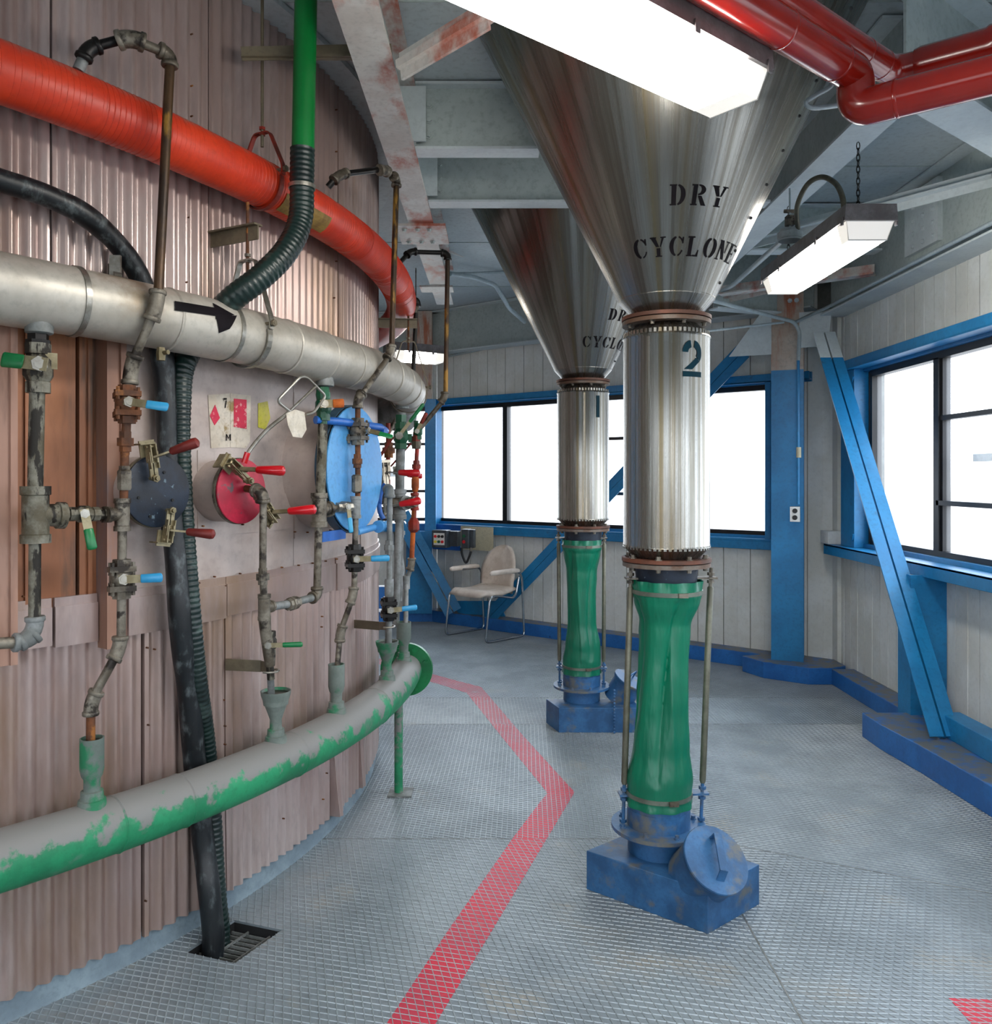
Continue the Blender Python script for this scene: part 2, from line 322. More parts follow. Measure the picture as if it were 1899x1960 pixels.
ZC = 3.42
def wall(name, F, L, wins, px_panels=.24, ztop=ZC, panels=True):
    """wins: list of (s0, s1) with glass between z 1.10 and 2.38"""
    root = thing(name, '', '', F.p(L / 2, 0, 0), kind='structure')
    mb = MB(); F.box(mb, 0, L, -.12, -.03, 0, 1.04); F.box(mb, 0, L, -.12, -.03, 2.44, ztop)
    s = 0
    for a, b in wins + [(L, L)]:
        if a - s > .01: F.box(mb, s, a, -.12, -.03, 1.04, 2.44)
        s = b
    build('wall_core', mb, 'panel_back', root, 0)
    if not panels: return root
    n = int(L / px_panels); w = L / n
    for zone in ((.0, 1.04, None), (2.44, 2.96, None), (1.04, 2.44, 'mid')):
        for i in range(n):
            a, b = i * w, (i + 1) * w
            if zone[2]:
                if any(a < q - .01 and b > p + .01 for p, q in wins): continue
            mb = MB(); F.box(mb, a + .004, b - .004, -.03, 0, zone[0], zone[1])
            F.box(mb, a + w * .48, a + w * .52, 0, .004, zone[0], zone[1])
            build('wall_panel', mb, 'panel', root, 0)
    return root

# ---- floor: plates with raised tread ridges, a grated pit by the tank
floor = thing('floor', '', '', (0, 4, 0), kind='structure')
PIT = [Vector((-.755, 2.949)), Vector((-.858, 2.747)), Vector((-1.047, 2.813)), Vector((-.944, 3.015))]
mb = MB(); oc = [Vector((4, 12)), Vector((4, -3)), Vector((-6, -3)), Vector((-6, 12))]
for i in range(4):
    j = (i + 1) % 4; a, b, c, d = oc[i], oc[j], PIT[j], PIT[i]
    mb.add([(a.x, a.y, 0), (b.x, b.y, 0), (c.x, c.y, 0), (d.x, d.y, 0)], [(0, 1, 2, 3)])
    mb.add([(c.x, c.y, 0), (d.x, d.y, 0), (d.x, d.y, -.008), (c.x, c.y, -.008)], [(0, 1, 2, 3)])
o_ = build('floor_plate', mb, 'floor', floor, 0, recalc=False)
def clip_line(p, d, poly):
    """interval of p + t d inside a convex polygon"""
    t0, t1 = -1e9, 1e9; n = len(poly); area_ = sum(poly[i].x * poly[(i + 1) % n].y - poly[(i + 1) % n].x * poly[i].y for i in range(n))
    sg = 1 if area_ > 0 else -1
    for i in range(n):
        a, b = poly[i], poly[(i + 1) % n]; nrm = Vector((-(b - a).y, (b - a).x)) * sg
        den = nrm.dot(d); num = nrm.dot(a - p)
        if abs(den) < 1e-9:
            if num > 0: return None
            continue
        t = num / den
        if den > 0: t0 = max(t0, t)
        else: t1 = min(t1, t)
    return (t0, t1) if t1 - t0 > .004 else None
def ridges(name, poly, ang, sp1=.0235, sp2=.0235, ang2=None, h=.0022, wd=.0042):
    poly = [Vector(p) for p in poly]; cen = sum(poly, Vector((0, 0))) / len(poly); rad = max((p - cen).length for p in poly)
    mb = MB()
    for A, sp in ((ang, sp1), (ang2 if ang2 is not None else ang + PI / 3, sp2)):
        d = Vector((math.cos(A), math.sin(A))); nn = Vector((-d.y, d.x)); k = int(rad / sp) + 1
        for i in range(-k, k + 1):
            p = cen + nn * i * sp; iv = clip_line(p, d, poly)
            if not iv: continue
            segs = [iv]; h_ = clip_line(p, d, PIT)
            if h_: segs = [(a, b) for a, b in ((iv[0], min(h_[0], iv[1])), (max(h_[1], iv[0]), iv[1])) if b - a > .004]
            for a, b in segs:
                P, Q = p + d * a, p + d * b
                o1, o2 = nn * wd / 2, nn * wd * .22
                mb.add([(P - o1).to_3d(), (P - o2).to_3d() + Vector((0, 0, h)), (P + o2).to_3d() + Vector((0, 0, h)), (P + o1).to_3d(),
                        (Q - o1).to_3d(), (Q - o2).to_3d() + Vector((0, 0, h)), (Q + o2).to_3d() + Vector((0, 0, h)), (Q + o1).to_3d()],
                       [(0, 4, 5, 1), (1, 5, 6, 2), (2, 6, 7, 3)])
    return build(name, mb, 'ridge', floor, 0, kind='stuff', recalc=False)
g = .006
s1 = [(-6, 3.69), (.9, 3.69), (1.55, 2.9), (2.7, 2.35), (2.7, .4), (-6, .4)]
def inset(P, q=g):
    c = sum((Vector(p) for p in P), Vector((0, 0))) / len(P); return [Vector(p) + (c - Vector(p)).normalized() * q for p in P]
ridges('tread_ridges', inset([(-2.2, 3.69), (.9, 3.69), (.9, 1.2), (-2.2, 1.2)]), math.radians(104), ang2=math.radians(166), sp1=.026, sp2=.026)
ridges('tread_ridges', inset([(.9, 3.69), (2.9, 2.72), (2.9, 1.2), (.9, 1.2)]), math.radians(128), ang2=math.radians(176))
ridges('tread_ridges', inset([(.9, 3.69), (2.9, 2.72), (2.9, 5.4), (.9, 5.4)]), math.radians(20), ang2=math.radians(155))
ridges('tread_ridges', inset([(-1.5, 5.4), (.9, 5.4), (.9, 3.69), (-1.5, 3.69)]), math.radians(88), ang2=math.radians(160))
ridges('tread_ridges', inset([(-1.5, 6.04), (2.9, 6.04), (2.9, 5.4), (-1.5, 5.4)]), math.radians(92), ang2=math.radians(8))
ridges('tread_ridges', inset([(-1.5, 6.04), (2.9, 6.04), (2.9, 6.6), (-1, 9.4), (-1.5, 9.4)]), math.radians(45), ang2=math.radians(120))
mb = MB()                                             # plate seams
for a, b in (((-2, 3.69), (.9, 3.69)), ((.9, 3.69), (2.7, 2.82)), ((.9, 1.2), (.9, 3.69)), ((-1, 5.4), (2.3, 5.4)), ((-1, 6.04), (2.6, 6.04)), ((.9, 3.69), (.9, 6.04))):
    mb.bar((*a, .0004), (*b, .0004), .005, .0012, (b[1] - a[1], a[0] - b[0], 0))
build('plate_seam', mb, 'galgrey', floor, 0, kind='stuff')
pit = MB()
zz = -.22
for i in range(4):
    a, b = PIT[i], PIT[(i + 1) % 4]; pit.add([(a.x, a.y, -.008), (b.x, b.y, -.008), (b.x, b.y, zz), (a.x, a.y, zz)], [(0, 1, 2, 3)])
pit.add([(p.x, p.y, zz) for p in PIT], [(0, 1, 2, 3)])
build('pit_lining', pit, 'pit', floor, 0, recalc=False)
gr = thing('floor_grate', 'steel bar grate in the square floor pit beside the tank, hoses running into it', 'grate', (-.9, 2.88, -.04))
A0, A1, B0, B1 = PIT[0], PIT[1], PIT[3], PIT[2]
for k in range(9):
    t = (k + .5) / 9; p, q = A0.lerp(A1, t), B0.lerp(B1, t)
    mb = MB(); mb.bar((p.x, p.y, -.04), (q.x, q.y, -.04), .0035, .012); build('grate_bar', mb, 'galgrey', gr, 0)
for t in (.25, .7):
    p, q = A0.lerp(B0, t), A1.lerp(B1, t); mb = MB(); mb.bar((p.x, p.y, -.034), (q.x, q.y, -.034), .005, .008); build('cross_bar', mb, 'galgrey', gr, 0)

# ---- red painted line on the floor
tp = thing('trim_1', '', '', (.2, 4.2, 0), kind='structure')
def fp(px, py): return at(px, py, FPX * CAMZ / (py - HOR))
outl = [(800, 2010), (835, 1957), (938, 1788), (1050, 1600), (1092, 1530), (1100, 1516), (1092, 1508), (994, 1400), (921, 1315), (870, 1302), (812, 1286), (726, 1261)]
innl = [(700, 2010), (740, 1960), (862, 1775), (985, 1600), (1035, 1534), (1048, 1519), (1040, 1508), (952, 1400), (893, 1326), (845, 1311), (800, 1298), (726, 1272)]
def strip(name, A, B, h=.0012):
    mb = MB(); n = len(A); vs = []
    for a, b in zip(A, B):
        for p in (a, b): q = fp(*p); vs += [(q.x, q.y, h), (q.x, q.y, 0)]
    fs = []
    for i in range(n - 1):
        k = i * 4; fs += [(k, k + 4, k + 6, k + 2), (k, k + 1, k + 5, k + 4), (k + 2, k + 6, k + 7, k + 3)]
    mb.add(vs, fs); return build(name, mb, 'tape', tp, 0, recalc=False)
strip('painted_line', outl, innl)
mb = MB(); q = [fp(1816, 1911), fp(1960, 1916), fp(2300, 2100), fp(1950, 2060)]
mb.prism([(v.x, v.y, 0) for v in q], (0, 0, .0012)); build('painted_line', mb, 'tape', tp, 0)

# ---- ceiling
ceil = thing('ceiling', '', '', (0, 4, ZC), kind='structure')
mb = MB(); mb.bb((-6, -2.2, ZC), (3.1, 11, ZC + .1)); build('ceiling_deck', mb, 'ceil', ceil, 0)
mb = MB()
for y_ in (1.9, 3.2, 4.9, 6.5, 8.0): mb.bb((-2, y_ - .004, ZC - .004), (2.7, y_ + .004, ZC))
for x_ in (-.9, .6, 2.0): mb.bb((x_ - .004, 0, ZC - .004), (x_ + .004, 9.4, ZC))
build('deck_seam', mb, 'beam_dark', ceil, 0, kind='stuff')

# ---- walls
LFAR = (KR - LF).length
sF = lambda px: FAR.s(fw(px, 912, 0))
wf = [(sF(836), sF(1480))]
WF = wall('wall_far', FAR, LFAR, wf)
wl = [(LFT.s(lw(600, 912, 0)), LFT.s(lw(824, 912, 0)))]
WL = wall('wall_left', LFT, 4.34, wl)
yR = lambda px, X=2.72: KR.y - X * FPX / (px - CXP)
wr = [(yR(1655), 3.95), (4.4, 6.2)]
WR = wall('wall_right', RGT, 6.43, wr)
WB = wall('wall_back', BAK, 2.76, [(.4, 2.4)], panels=False)
WB2 = wall('wall_rear', BK2, 5.2, [(.3, 1.9), (2.3, 4.4)], panels=False)
mb = MB(); mb.bb((-4.5, -1.7, 0), (-4.4, 1.5, ZC)); mb.bb((-5.1, 7, 0), (-5.0, 9.5, ZC)); wo_ = build('wall_light_stop', mb, 'panel', None, 0); wo_['kind'] = 'structure'  # unseen end walls, added to keep daylight out of the open corridor ends

def window(idx, F, s0, s1, mull, sashes, root_z=(1.10, 2.38)):
    z0, z1 = root_z; r = thing('window_%d' % idx, '', '', F.p((s0 + s1) / 2, -.06, z0), kind='structure')
    def bx(name, a0, a1, b0, b1, d0=-.08, d1=-.01, m='winframe'):
        mb = MB(); F.box(mb, a0, a1, d0, d1, b0, b1); return build(name, mb, m, r, 0)
    t = .035
    bx('window_frame', s0, s1, z0, z0 + t); bx('window_frame', s0, s1, z1 - t - .01, z1); bx('window_frame', s0, s0 + t, z0 + t, z1 - t); bx('window_frame', s1 - t, s1, z0 + t, z1 - t)
    edges = [s0 + t] + [m_ for m_ in mull] + [s1 - t]
    for m_ in mull: bx('mullion', m_ - .03, m_ + .03, z0 + t, z1 - t)
    for i in range(len(edges) - 1):
        a, b = edges[i], edges[i + 1]
        bx('window_pane', a, b, z0 + t, z1 - t, -.05, -.046, 'glass')
        if i in sashes:
            bx('sash_bar', a, b, 1.95, 1.98, -.07, -.02); bx('sash_bar', a, b, 1.42, 1.45, -.08, -.01)
            bx('sash_bar', a + .03, a + .055, z0 + t, z1 - t, -.075, -.025); bx('sash_latch', (a + b) / 2 - .02, (a + b) / 2 + .02, 1.40, 1.42, -.02, 0)
    return r
S_ = sF
window(1, FAR, wf[0][0], wf[0][1], [S_(965), S_(1140), S_(1345)], [2])
window(2, LFT, wl[0][0], wl[0][1], [], [0])
window(3, RGT, wr[0][0], wr[0][1], [yR(1779)], [1])
window(4, RGT, wr[1][0], wr[1][1], [5.3], [])
window(5, BAK, .4, 2.4, [1.4], []); window(6, BK2, .3, 1.9, [1.1], []); window(7, BK2, 2.3, 4.4, [3.3], [])

mb = MB(); mb.bb((2.765, 6.60, 0), (2.95, 7.05, ZC)); mb.bb((2.60, 6.86, 0), (2.95, 7.05, ZC)); o_ = build('trim_5', mb, 'panel', None, 0); o_['kind'] = 'structure'
mb = MB(); mb.bb((2.72, 6.66, 0), (2.775, 6.76, 2.96)); o_ = build('trim_6', mb, 'panel', None, 0); o_['kind'] = 'structure'
# exterior rails and haze-grey roofs seen through the glass
mb = MB(); mb.bar((3.1, 5.4, 1.72), (3.1, 3.0, 1.72), .04, .05); mb.bar((-3, 10.0, 1.62), (-.9, 10.0, 1.62), .04, .05)
o_ = build('outside_handrail', mb, 'beam', None, 0); tag(o_, 'pale handrail outside, seen through the window at the right edge and the far left one', 'handrail')

# ---- blue sills, heads, jambs
def trim(i, F, parts, m='steelblue'):
    r = thing('trim_%d' % i, '', '', F.p(0, 0, 1), kind='structure')
    for nm, a0, a1, d0, d1, z0, z1 in parts:
        mb = MB(); F.box(mb, a0, a1, d0, d1, z0, z1); build(nm, mb, m, r, 0, bevel=.003)
    return r
trim(2, FAR, [('sill_beam', 0, LFAR - .3, -.03, .10, .985, 1.0), ('sill_beam', 0, LFAR - .3, .09, .10, .985, 1.055), ('sill_beam', 0, LFAR - .3, -.03, .10, 1.055, 1.075), ('sill_back', 0, LFAR - .3, -.03, .02, .985, 1.1),
              ('head_beam', 0, LFAR - .2, -.03, .08, 2.39, 2.405), ('head_beam', 0, LFAR - .2, .07, .08, 2.39, 2.46), ('head_back', 0, LFAR - .2, -.03, .02, 2.38, 2.46),
              ('jamb', 0.0, .05, -.02, .10, 1.07, 2.39), ('jamb', sF(1471), sF(1482), -.02, .09, 1.07, 2.39)])
trim(3, LFT, [('sill_beam', 0, 4.3, -.03, .10, .985, 1.075), ('head_beam', 0, 4.3, -.03, .08, 2.38, 2.46), ('jamb', wl[0][1] - .0, wl[0][1] + .06, -.02, .08, 1.07, 2.39)])
trim(4, RGT, [('sill_beam', .12, 6.4, -.03, .16, 1.055, 1.07), ('sill_beam', .12, 6.4, .15, .16, .99, 1.07), ('sill_back', .12, 6.4, -.03, .02, .99, 1.10),
              ('head_beam', .35, 6.4, -.03, .13, 2.40, 2.415), ('head_beam', .35, 6.4, .12, .13, 2.40, 2.47), ('head_back', .35, 6.4, -.03, .02, 2.38, 2.47),
              ('jamb', .28, .52, -.02, .09, 1.07, 2.40)])
# baseboards: blue curbs
def curb(name, F, a0, a1, d1, h, m='curbblue', z0=0):
    mb = MB(); F.box(mb, a0, a1, -.02, d1, z0, h); o = build(name, mb, m, None, 0, bevel=.006); o['kind'] = 'structure'; return o
curb('baseboard_far', FAR, 0, LFAR - .25, .18, .125)
curb('baseboard_left', LFT, 0, 4.3, .2, .125)
curb('baseboard_right', RGT, .3, 1.62, .17, .12)
mb = MB(); mb.prism([(2.02, 6.86, 0), (2.12, 6.63, 0), (2.40, 6.42, 0), (2.58, 6.42, 0), (2.72, 6.5, 0), (2.72, 6.72, 0), (2.4, 6.98, 0)], (0, 0, .13))
o_ = build('baseboard_corner', mb, 'curbblue', None, 0, bevel=.006); o_['kind'] = 'structure'
mb = MB(); mb.prism([(2.25, 5.14, 0), (2.25, 4.9, 0), (2.29, 4.5, 0), (2.33, 3.8, 0), (2.37, 2.2, 0), (2.74, 2.2, 0), (2.74, 5.14, 0)], (0, 0, .15))
o_ = build('baseboard_near', mb, 'curbblue', None, 0, bevel=.006); o_['kind'] = 'structure'
mb = MB(); mb.bb((2.5, 2.2, .15), (2.62, 4.72, .27)); o_ = build('baseboard_upper', mb, 'steelblue', None, 0, bevel=.004); o_['kind'] = 'structure'

# ---- ring beam under the eaves
def ibeam(name, a, b, wd, z, h, mw='beam', side=None, mweb=None, label=None, cat='beam', t=.012, tw=.01, lab2=None):
    a, b = Vector(a), Vector(b); r = thing(name, label, cat, ((a.x + b.x) / 2, (a.y + b.y) / 2, z))
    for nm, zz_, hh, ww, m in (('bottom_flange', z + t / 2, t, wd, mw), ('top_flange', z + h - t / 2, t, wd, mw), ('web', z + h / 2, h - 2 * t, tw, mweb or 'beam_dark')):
        mb = MB(); A = Vector((a.x, a.y, zz_)); B = Vector((b.x, b.y, zz_)); mb.bar(A, B, ww, hh); build(nm, mb, m, r, 0)
    return r
def bolts(parent, pts, nrm, r=.011, m='beam', l=.014):
    for p in pts:
        mb = MB(); p = Vector(p); nrm = Vector(nrm); mb.lathe(p, nrm, [(0, r * 1.5), (.003, r * 1.5), (.003, r), (l, r)], 6); build('bolt', mb, m, parent, 0)
rb = ibeam('ring_beam', (2.65, 6.6, 0), (2.65, .5, 0), .2, 2.86, ZC - 2.865, label='pale channel eaves beam running above the right-hand windows', mw='beam')
mb = MB(); mb.bb((2.615, 4.95, 3.0), (2.645, 5.35, 3.38)); pl = build('splice_plate', mb, 'beam', rb, 0)
bolts(rb, [(2.615, y_, z_) for y_ in (5.0, 5.12, 5.24) for z_ in (3.04, 3.12, 3.2, 3.28, 3.34)], (-1, 0, 0), .012)
a_, b_ = FAR.p(.0, .12, 0), FAR.p(LFAR - .15, .12, 0)
rb2 = ibeam('ring_beam', a_, b_, .18, 2.95, ZC - 2.955, label='pale eaves beam above the far windows behind the two cyclones', mw='beam')
rb3 = ibeam('ring_beam', (-4.9, 9.28, 0), (-.62, 9.28, 0), .18, 2.95, ZC - 2.955, label='pale eaves beam above the leftmost far window, next to the tank', mw='beam')

# ---- corner post
po = thing('corner_post', 'square steel column in the far right corner, white above and blue below', 'column', (2.35, 6.72, .13))
pa, pb = Vector((.93, -.37, 0)).normalized(), Vector((.37, .93, 0)).normalized()
ctr = Vector((2.36, 6.76, 0))
for nm, z0_, z1_, m in (('post_shaft', .13, 2.45, 'steelblue'), ('post_top', 2.45, 3.41, 'post_top')):
    for sgn in (-1, 1):
        mb = MB(); mb.box(ctr + pb * sgn * .09 + Vector((0, 0, (z0_ + z1_) / 2)), (.245, .016, z1_ - z0_), (pa, pb, Vector((0, 0, 1)))); build(nm, mb, m, po, 0)
    mb = MB(); mb.box(ctr + Vector((0, 0, (z0_ + z1_) / 2)), (.014, .17, z1_ - z0_), (pa, pb, Vector((0, 0, 1)))); build(nm, mb, m, po, 0)
mb = MB(); mb.prism([ctr + pb * -.11 + pa * .09 + Vector((0, 0, 2.62)), ctr + pb * -.11 + pa * .30 + Vector((0, 0, 2.62)), ctr + pb * -.11 + pa * .33 + Vector((0, 0, 2.9)), ctr + pb * -.11 + pa * .09 + Vector((0, 0, 2.9))], pb * .012)
build('gusset_plate', mb, 'beam', po, 0)
mb = MB(); P0 = ctr - pb * .1; mb.prism([P0 - pa * .12 + Vector((0, 0, 2.58)), P0 - pa * .45 + Vector((0, 0, 2.58)), P0 - pa * .2 + Vector((0, 0, 2.92)), P0 - pa * .12 + Vector((0, 0, 2.92))], pb * .012)
gp = build('gusset_plate', mb, 'beam', po, 0)
bolts(po, [P0 + pb * -.0 + pa * q + Vector((0, 0, z_)) for q, z_ in ((-.30, 2.66), (-.22, 2.80), (.02, 3.0), (.07, 3.0), (.02, 3.1), (.07, 3.1), (.02, 3.2), (.07, 3.2))], -pb, .013)
# second post at the left end of the far wall
p2 = thing('corner_post', 'blue steel column left of the chair, between the leftmost and second far windows', 'column', (-.72, 9.25, .1))
q = lw(832, 912, .12)
for nm, z0_, z1_, m in (('post_shaft', .1, 2.45, 'steelblue'), ('post_top', 2.45, 3.41, 'post_top')):
    mb = MB(); mb.bb((q.x - .30, 9.14, z0_), (q.x - .02, 9.30, z1_)); build(nm, mb, m, p2, 0) if z0_ > 2 else build(nm, MB().bb((q.x - .30, 9.14, .1), (q.x - .02, 9.3, 1.0)), m, p2, 0)
mb = MB(); mb.bb((q.x - .10, 9.18, 1.0), (q.x + .02, 9.3, 2.45)); build('post_shaft', mb, 'steelblue', p2, 0)
# short wide post below the right sill
p3 = thing('sill_post', 'short wide blue post below the right-hand sill behind the diagonal brace', 'post', (2.62, 5.16, .15))
mb = MB(); mb.bb((2.52, 5.08, .02), (2.74, 5.10, 1.0)); mb.bb((2.52, 5.10, .02), (2.535, 5.24, 1.0)); build('post_shaft', mb, 'steelblue', p3, 0)

# ---- diagonal braces (double channels)
def brace(a, b, side, wd, th, label, slot=.012, m='steelblue', end=None, mid=2.5):
    a, b = Vector(a), Vector(b); r = thing('diagonal_brace', label, 'brace', b)
    side = Vector(side); t = (b - a).normalized(); side = (side - t * side.dot(t)).normalized(); dd = t.cross(side).normalized()
    if dd.y > 0: dd = -dd
    h = (wd - slot) / 2
    for sg in (-1, 1):
        o = side * sg * (slot / 2 + h / 2)
        if end and a.z > mid:
            k = (a.z - mid) / (a.z - b.z); c = a.lerp(b, k); segs = ((a, c, end), (c, b, m))
        else: segs = ((a, b, m),)
        for p, q_, mm in segs:
            mb = MB(); mb.bar(p + o + dd * th / 2, q_ + o + dd * th / 2, h, .009, side); mb.bar(p + side * sg * (slot / 2 + .004), q_ + side * sg * (slot / 2 + .004), .008, th, side)
            build('channel', mb, mm, r, 0)
    return r
brace((2.44, 6.24, 2.66), (2.47, 4.62, .155), (1, 0, 0), .165, .05, 'double-channel blue diagonal brace in front of the right-hand windows', end='beam', mid=2.45)
brace((2.47, 3.95, .155), (2.44, 2.35, 2.66), (1, 0, 0), .165, .05, 'blue diagonal brace whose foot shows at the lower right edge')
a1, b1 = fw(1456, 640, .14), fw(935, 1186, .14)
brace(a1, b1, UF, .15, .05, 'long blue diagonal brace running behind both cyclones down to the chair', end='beam', slot=.004, mid=2.66)
a1, b1 = lw(768, 985, .25), fw(868, 1172, .22)
brace(a1, b1, (1, 0, 0), .19, .05, 'blue double-channel brace left of the chair, falling to the right')
mb = MB(); mb.prism([fw(858, 1150, .12), fw(955, 1150, .12), fw(968, 1180, .12), fw(880, 1174, .12)], -NF * .012)
o_ = build('gusset_plate', mb, 'steelblue', None, 0); tag(o_, 'blue foot plate joining the two braces behind the chair', 'plate')

# ---- ceiling beams
bA = ibeam('roof_beam', (-.445, .4, 0), (-.445, 7.3, 0), .145, 3.1, .31, 'beam_rust', label='long white roof beam with red rust, beside the tank')
for y_ in (2.62, 3.88, 4.62):
    mb = MB(); mb.bb((-.44, y_ - .07, 3.13), (-.32, y_ - .055, 3.38)); build('clip_plate', mb, 'beam', bA, 0)
mb = MB(); mb.bb((-.60, 4.95, 3.085), (-.30, 5.35, 3.099)); mb.bb((-.60, 6.55, 3.085), (-.34, 6.75, 3.099)); build('splice_plate', mb, 'beam_rust', bA, 0)
bolts(bA, [(x_, y_, 3.085) for x_ in (-.55, -.47, -.4) for y_ in (5.02, 5.28)], (0, 0, -1), .012, 'beam_dark')
bB = ibeam('roof_beam', (-.37, 3.88, 0), (.20, 3.88, 0), .11, 3.1, .31, 'beam', label='short pale cross beam nearest the lamp, left of the cyclone 2 cone')
bolts(bB, [(-.31, 3.87, z_) for z_ in (3.18, 3.25, 3.32)], (0, -1, 0), .013, 'beam_dark')
bC = ibeam('roof_beam', (-.37, 4.62, 0), (1.5, 4.62, 0), .11, 3.1, .31, 'beam', label='pale cross beam with a rust streak, in front of the cyclone 1 cone')
bolts(bC, [(-.31, 4.61, z_) for z_ in (3.18, 3.25, 3.32)], (0, -1, 0), .013, 'beam_dark')
ibeam('roof_beam', (2.04 - .75 * .78, 3.44 - .75 * .62, 0), (2.04 + .72 * .78, 3.44 + .72 * .62, 0), .19, 3.0, .41, 'beam', label='wide pale roof beam crossing the upper right corner above the red pipes')
ibeam('roof_beam', (1.6, 3.28, 0), (1.6, 7.3, 0), .17, 3.1, .31, 'beam', label='pale roof beam running away above the small lamp')
ibeam('roof_beam', (1.69, 5.6, 0), (2.56, 5.6, 0), .12, 3.1, .31, 'beam', label='short pale cross beam behind the hanging chain')
mb = MB(); mb.bar((1.69, 5.55, 3.16), (2.6, 4.35, 3.16), .1, .012); mb.bar((1.69, 5.55, 3.16), (2.6, 4.35, 3.16), .01, .1)
o_ = build('angle_strut', mb, 'beam', None, 0); tag(o_, 'thin pale angle strut between the right-hand roof beams', 'beam')
mb = MB(); mb.bar((1.69, 6.3, 2.97), (2.56, 5.65, 2.97), .09, .012); mb.bar((1.69, 6.3, 3.0), (2.56, 5.65, 3.0), .01, .07)
o_ = build('angle_strut', mb, 'beam_rust', None, 0); tag(o_, 'pale strut with rust specks just under the small lamp', 'beam')
mb = MB(); mb.bar(at(768, 128, 3.0), at(935, 28, 2.75), .055, .03); mb.bar(at(768, 128, 3.0), at(935, 28, 2.75), .012, .1)
o_ = build('angle_strut', mb, 'beam_rust', None, 0); tag(o_, 'rusty white angle strut beside the long roof beam, near the big lamp', 'beam')
mb = MB(); mb.bar(at(843, 470, 6.6), at(962, 508, 7.6), .09, .02); mb.bar(at(843, 470, 6.6), at(962, 508, 7.6), .02, .07)
o_ = build('angle_strut', mb, 'beam_rust', None, 0); tag(o_, 'far thin rusty strut left of the cyclone 1 cone', 'beam')
# far corner: trusses seen between the cones and the lamp
ibeam('roof_beam', (1.69, 6.5, 0), (2.25, 6.7, 0), .12, 2.9, .5, 'beam', label='pale bracket beam on top of the corner column')
mb = MB(); mb.bar(at(1375, 575, 6.6), at(1505, 545, 6.3), .1, .012); mb.bar(at(1375, 575, 6.6), at(1505, 545, 6.3), .012, .07)
o_ = build('angle_strut', mb, 'beam_rust', None, 0); tag(o_, 'pale strut right of the cyclone 2 waist, left of the small lamp', 'beam')

# ================================================================ STENCIL LETTERS
def R4(x0, y0, x1, y1, n=6): return [[(x0 + (x1 - x0) * i / n, y0), (x0 + (x1 - x0) * (i + 1) / n, y0), (x0 + (x1 - x0) * (i + 1) / n, y1), (x0 + (x1 - x0) * i / n, y1)] for i in range(n)]
def Q4(a, b, c, d, n=6):
    L = lambda p, q, t: (p[0] + (q[0] - p[0]) * t, p[1] + (q[1] - p[1]) * t)
    return [[L(a, b, i / n), L(a, b, (i + 1) / n), L(d, c, (i + 1) / n), L(d, c, i / n)] for i in range(n)]
def AR(cx, cy, ro, so, ri, si, a0, a1, n=12):
    out = []
    for i in range(n):
        p, q = [math.radians(a0 + (a1 - a0) * (i + k) / n) for k in (0, 1)]
        out.append([(cx + ro * math.cos(p), cy + so * math.sin(p)), (cx + ro * math.cos(q), cy + so * math.sin(q)), (cx + ri * math.cos(q), cy + si * math.sin(q)), (cx + ri * math.cos(p), cy + si * math.sin(p))])
    return out
